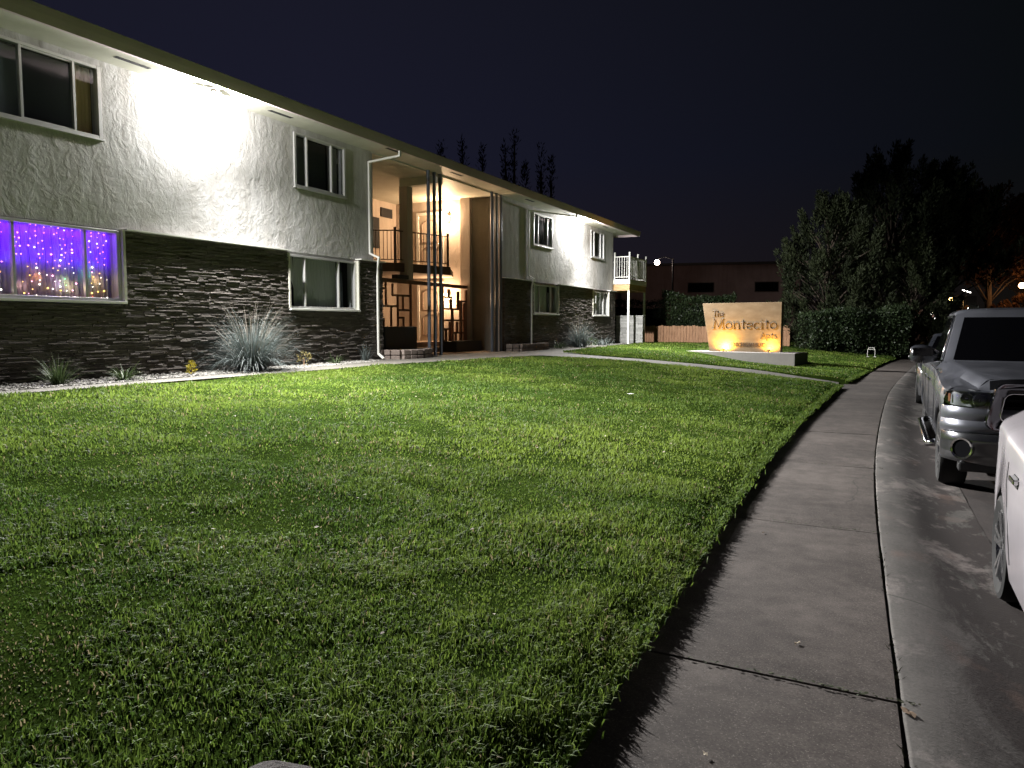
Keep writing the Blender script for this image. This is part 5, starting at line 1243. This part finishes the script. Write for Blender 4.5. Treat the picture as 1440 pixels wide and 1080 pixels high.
def sedan(loc, paint, label, name, cat, rz=0, lamps=None):
    t_o = local(thing(name, loc, label, cat, rz=rz)); L = 4.72; wh = {.92:.33, 3.75:.33}; ra = .375
    def half(y):
        w = ip(y, [0,.08,.25,.6,1.2,3.6,4.2,4.5,4.66,4.72], [.56,.70,.82,.885,.90,.905,.875,.81,.72,.60]); zs = ip(y, [0,.15,.6,1.4,2.6,3.7,4.4,4.72], [.60,.73,.85,.95,1.01,1.07,1.08,.97])
        zb = archz(y, ip(y,[0,.3,4.3,4.72],[.30,.21,.23,.34]), wh, ra); zt = ip(y, [0,.12,.4,1.0,1.5,3.9,4.3,4.6,4.72], [.62,.78,.90,1.0,1.07,1.17,1.19,1.15,.99])
        zm = max(ip(y,[0,.5,4.2,4.72],[.5,.58,.62,.62]), zb+.03); hi = max(zs, zm+.03)
        return [(w-.14,zb),(w-.03,zb+.004),(w-.006,max(zb+.02,.40)),(w,zm),(w-.012,hi-.05),(w-.03,hi-.01),(w-.07,hi+.015),(w-.17,max(zt-.03,hi+.015)),(.45*w+.1,zt-.004),(.2,zt+.01),(0,zt+.012)]
    ys = sorted(set(dense(L, wh, ra, 0., .09)+[.03,.06,4.55,4.6,4.64,4.69]))
    w = MB(); rings = body_loft(w, ys, half); w.add(rings[0], [tuple(range(len(rings[0])-1,-1,-1))]); w.add(rings[-1], [tuple(range(len(rings[-1])))])
    build('body', w, paint, t_o, smooth=True, angle=38)
    y0b, y0t, y1t, y1b = 1.35, 2.15, 3.10, 3.95; wb, wt, zb, zt = .76, .56, 1.07, 1.49
    def hwf(f): return wb+(wt-wb)*f
    def ringc(f):
        ya, yb = y0b+(y0t-y0b)*f, y1b+(y1t-y1b)*f; hw = hwf(f); z = zb+(zt-zb)*f
        h = [(0,ya-.08),(hw*.5,ya-.05),(hw-.08,ya+.03),(hw,ya+.14),(hw,yb-.2),(hw-.07,yb-.05),(hw*.5,yb+.01),(0,yb+.03)]; return [(x,y,z) for x,y in h]+[(-x,y,z) for x,y in reversed(h[1:-1])]
    w = MB(); rings = [ringc(f) for f in (-.05,.3,.6,.9,1.0)]; top = [[(x*k, 2.62+(y-2.62)*(.96 if k > .9 else k), zt+dz) for x,y,z in rings[-1]] for k, dz in ((.95,.02),(.7,.045),(.3,.055),(.02,.057))]
    w.loft(rings+top, closed=True, cap=False); cab = build('cabin', w, paint, t_o, smooth=True, angle=40)
    for ys_, yt_, sg, nm in ((y0b,y0t,-1,'windscreen'),(y1b,y1t,1,'rear_window')):
        g = MB(); rows = []
        for f in (.06,.35,.65,.93):
            hw = hwf(f); y_ = ys_+(yt_-ys_)*f; z = zb+(zt-zb)*f
            if sg < 0: rows.append([(x, float(ip(abs(x),[0,hw*.5,hw-.085],[y_-.08,y_-.05,y_+.028]))-.008, z) for x in np.linspace(-(hw-.085),hw-.085,11)])
            else: rows.append([(x, float(ip(abs(x),[0,hw*.5,hw-.08],[y_+.03,y_+.01,y_-.045]))+.008, z) for x in np.linspace(-(hw-.085),hw-.085,11)])
        g.loft(rows, cap=False); build(nm, g, M['car_glass'], cab, smooth=True)
    for s in (-1, 1):
        for (ya, yb, yc, yd) in ((1.62,2.26,2.55,2.55),(2.63,2.63,3.02,3.55)):
            def pt(f, y): return (s*(hwf(f)+.006), y, zb+(zt-zb)*f)
            quadpanel(cab, 'side_window', [pt(.08,ya),pt(.08,yd),pt(.9,yc),pt(.9,yb)] if s > 0 else [pt(.9,yb),pt(.9,yc),pt(.08,yd),pt(.08,ya)], M['car_glass'])
        for y in (2.32, 3.12):
            w = MB(); w.obox((s*.909,y,.86),(0,1,0),(1,0,0),(0,0,1),.085,.016,.014); h_ = build('door_handle', w, M['chrome'], t_o, bevel=.007)
            w = MB(); w.obox((s*.897,y,.852),(0,1,0),(1,0,0),(0,0,1),.075,.006,.032); build('handle_recess', w, M['trim'], h_, bevel=.01)
        w = MB()
        for y in (1.45,2.58): w.box(s*.902-.002,s*.902+.002,y-.003,y+.003,.28,.88)
        w.tube([(s*.902,3.38,.92),(s*.906,3.40,.80),(s*.906,3.36,.66),(s*.905,3.28,.52),(s*.898,3.22,.36)], .0022, 4); build('door_gap', w, M['trim'], t_o)
        mr = MB(); mr.ico((s*.98,1.42,1.0), .10, (1.1,.7,.75)); build('mirror', mr, paint, t_o, smooth=True, bevel=.02)
        w = MB(); rows = [[(s*(x), y, z) for x, y in ((.42,.045),(.58,.075),(.70,.15),(.79,.28),(.835,.42))] for z in (.63,.68,.73)]
        rows[2] = [(a, b+.05, c) for a, b, c in rows[2]]; rows = [[(a*1.01, b-.02, c) for a,b,c in r_] for r_ in rows]; w.loft(rows, cap=False); build('headlight', w, lamps or M['reflector'], t_o, smooth=True)
        w = MB(); rows = [[(s*x, y, z) for x, y in ((.45,4.735),(.62,4.715),(.735,4.64),(.80,4.52))] for z in (.80,.87,.94)]; w.loft([[(a*1.012,b+.006,c) for a,b,c in r_] for r_ in rows], cap=False); build('tail_light', w, M['red_lens'], t_o, smooth=True)
        for y in (.92, 3.75): wheel(t_o, s*.785, y, .33, .215, 5, s)
    w = MB(); w.box(-.42,.42,-.008,.03,.36,.56); build('grille', w, M['trim'], t_o, bevel=.02)
    w = MB(); w.box(-.7,.7,.2,4.5,.18,.34); build('underbody', w, M['trim'], t_o)
    arch_liner(t_o, wh, ra, .52, .875)
    return t_o
ZST = -.121
pickup((1.52, 8.53, ZST))
sedan((1.555, 1.80, ZST), M['white_paint'], 'white sedan cut off by the picture edge in front of the silver pickup', 'parked_car', 'car')
sedan((1.47, 18.1, ZST), M['dark_paint'], 'dark sedan mostly hidden behind the silver pickup', 'parked_car', 'car', rz=R(-1.6))

# ------------------------------------------------------------------ small things lying about
def scrap(x, y, z, r, m, label, name='leaf', cat='leaf', group=None, seed=0):
    rg = random.Random(seed); w = MB(); a0 = rg.uniform(0, 6.28); n = 9; c, s = math.cos(a0), math.sin(a0)
    pts = []
    for k in range(n):
        a = 2*PI*k/n; q = r*(.65+.5*rg.random())*(1 if k % 2 else .8); px, py = q*math.cos(a), q*.55*math.sin(a); pts.append((x+px*c-py*s, y+px*s+py*c, z+.004+.012*abs(math.sin(a*1.5+seed))))
    w.add(pts+[(x,y,z+.012)], [(k,(k+1)%n,n) for k in range(n)])
    return tag(build(name, w, m, base=(x,y,z)), label, cat, group)
m_l1 = mat('dry_leaf', (.10,.06,.03), .8); m_l2 = mat('pale_leaf', (.42,.36,.27), .8); m_pp = mat('paper', (.75,.74,.72), .8)
for k, (x, y, z, r, mm, lb) in enumerate([(.13,3.42,.0,.045,m_l1,'curled dark leaf lying in the joint where the sidewalk crack meets the kerb'),(-.35,3.95,.0,.022,m_l2,'small pale leaf on the sidewalk beside the nearest cross joint'),
    (.52,3.75,ZST,.04,m_l2,'pale curled leaf in the gutter nearest the camera'),(.40,5.2,ZST,.035,m_l1,'dark leaf on the street between kerb and white car'),(.38,4.45,ZST,.04,m_l2,'pale twiggy leaf in the gutter ahead of the near leaf'),
    (.35,9.15,ZST,.05,m_l1,'dark leaf in the gutter beside the pickup front tyre'),(.52,4.1,ZST,.03,m_l1,'small dark leaf in the gutter between the two pale ones'),(-.55,2.75,.0,.02,m_l2,'tiny pale leaf near the bottom edge of the sidewalk'),(-.8,6.0,.0,.02,m_l1,'tiny dark leaf on the sidewalk by the lawn edge')]):
    scrap(x, y, z, r, mm, lb, seed=k)
xg, yg = -3.9, 12.6
scrap(xg, yg, float(lawnz(xg,yg))+.045, .085, m_pp, 'crumpled white paper scrap lying on the lawn', 'paper_scrap', 'litter', seed=31)
w = MB()
for i in range(150):
    d = RNG.uniform(0,1); y = RNG.uniform(3, 18); x = float(edgex(y))-RNG.uniform(.2, 5.5); r = RNG.uniform(.008,.02)
    a = RNG.uniform(0,6.28); z = float(lawnz(x,y))+.045; w.add([(x+r*math.cos(a+q*1.57),y+r*math.sin(a+q*1.57)*.6,z+RNG.uniform(0,.012)) for q in range(4)], [(0,1,2,3)])
tag(build('debris', w, m_l2), 'pale specks of dry leaf scattered over the lawn', 'debris', kind='stuff'); w = MB()
for i in range(70):
    y = RNG.uniform(2, 16); x = float(edgex(y))-abs(RNG.normal(0, 2.2)); r = RNG.uniform(.008,.018)
    a = RNG.uniform(0,6.28); z = float(lawnz(x,y))+.038; w.add([(x+r*math.cos(a+q*1.05)*(1 if q % 2 else .6),y+r*math.sin(a+q*1.05)*.7,z+RNG.uniform(0,.016)) for q in range(6)], [(0,1,2,3,4,5)])
tag(build('debris', w, m_l1), 'brown curled dead leaves caught in the lawn grass', 'debris', kind='stuff')
# half-buried stone at the bottom edge
rk = MB(); rg = random.Random(4); rows = []
for i in range(9):
    f = i/8*PI/2; rows.append([((.17*math.cos(f)*(1+.035*math.sin(a*3+i*.4)))*math.cos(a)*1.15, (.17*math.cos(f)*(1+.03*math.cos(a*4)))*math.sin(a)*.75, .10*math.sin(f)+.004*math.sin(a*5+i*.5)) for a in [2*PI*q/22 for q in range(22)]])
rows = [[(p[0]-1.55,p[1]+1.64,p[2]*.98+.183) for p in r_] for r_ in rows]
rk.loft(rows, closed=True, cap=False); rk.add(rows[-1], [tuple(range(22))])
m = mat('root_wood', (.07,.05,.045), .9); t = NT(m); n_ = t.noise(t.geo((3,9,9)), 5, 6, .7, .5); t.col(t.ramp(n_, [(.3, (.014,.010,.009)), (.7, (.06,.045,.04))])); t.nor(t.bump(n_, 1., .03))
tag(build('tree_stump', rk, m, base=(-1.55,1.64,.20), smooth=True), 'weathered brown stump top showing in the grass at the bottom edge', 'stump')
# small white wire stand in front of the hedge
xw, yw = -.75, 37.0; zw = float(lawnz(xw,yw)); w = MB()
for a, b in (((0,0,0),(0,0,.42)),((.42,0,0),(.42,0,.42)),((0,0,.42),(.42,0,.42)),((-.06,0,.0),(.1,0,.0)),((.34,0,.0),(.5,0,.0)),((.05,0,.42),(.05,.12,.52)),((.37,0,.42),(.37,.12,.52)),((.05,.12,.52),(.37,.12,.52))):
    w.tube([(xw+a[0]*.7,yw+a[1],zw+.03+a[2]*.75),(xw+b[0]*.7,yw+b[1],zw+.03+b[2]*.75)], .012, 6)
tag(build('wire_stand', w, M['white_metal'], base=(xw,yw,zw)), 'small white wire stand on the lawn in front of the dark hedge', 'stand')

# ------------------------------------------------------------------ night sky, camera, render settings
wd = bpy.data.worlds.new('World'); S.world = wd; wd.use_nodes = True; t = wd.node_tree; N, K = t.nodes, t.links
bg = N['Background']; sky = N.new('ShaderNodeTexSky'); sky.sky_type = 'NISHITA'; sky.sun_disc = False; sky.sun_elevation = R(-6); sky.sun_rotation = R(-60)
tc = N.new('ShaderNodeTexCoord'); sx = N.new('ShaderNodeSeparateXYZ'); K.new(tc.outputs['Generated'], sx.inputs[0])
rp = N.new('ShaderNodeValToRGB'); e = rp.color_ramp.elements; K.new(sx.outputs[2], rp.inputs[0])
e[0].position = 0.; e[0].color = (.013,.0085,.0095,1); e[1].position = .55; e[1].color = (.0062,.0066,.0105,1); x_ = e.new(.07); x_.color = (.0105,.0085,.0125,1); x_ = e.new(.2); x_.color = (.0072,.0078,.0155,1)
# towards the right (over the street) the night is darker and less blue
mr = N.new('ShaderNodeMapRange'); mr.inputs[1].default_value = -.62; mr.inputs[2].default_value = .12; K.new(sx.outputs[0], mr.inputs[0])
mx = N.new('ShaderNodeMix'); mx.data_type = 'RGBA'; mx.blend_type = 'MULTIPLY'; mx.inputs[0].default_value = 1.
r2 = N.new('ShaderNodeValToRGB'); e = r2.color_ramp.elements; e[0].position = 0; e[0].color = (1.35,1.3,1.45,1); e[1].position = 1; e[1].color = (.42,.5,.34,1); K.new(mr.outputs[0], r2.inputs[0])
K.new(rp.outputs[0], mx.inputs[6]); K.new(r2.outputs[0], mx.inputs[7])
ad = N.new('ShaderNodeMix'); ad.data_type = 'RGBA'; ad.blend_type = 'ADD'; ad.inputs[0].default_value = .004; K.new(mx.outputs[2], ad.inputs[6]); K.new(sky.outputs[0], ad.inputs[7])
K.new(ad.outputs[2], bg.inputs['Color']); bg.inputs['Strength'].default_value = 1.

cam = bpy.data.cameras.new('Camera'); co = bpy.data.objects.new('Camera', cam); COL.objects.link(co); S.camera = co
cam.lens = 27.; cam.sensor_width = 36.; cam.sensor_fit = 'HORIZONTAL'; cam.clip_start = .05; cam.clip_end = 4000
co.location = (0,0,1.58); co.rotation_euler = (PI/2-math.atan(82/1080), 0, R(26))
S.render.resolution_x, S.render.resolution_y = 1024, 768
S.view_settings.view_transform = 'Standard'; S.view_settings.look = 'None'; S.view_settings.exposure = 0; S.view_settings.gamma = 1
S.cycles.use_denoising = True
try: S.cycles.denoiser = 'OPENIMAGEDENOISE'
except Exception: pass
S.cycles.max_bounces = 6; S.cycles.transparent_max_bounces = 12; S.cycles.sample_clamp_indirect = 4; S.cycles.caustics_reflective = False; S.cycles.caustics_refractive = False
S.cycles.use_light_tree = True
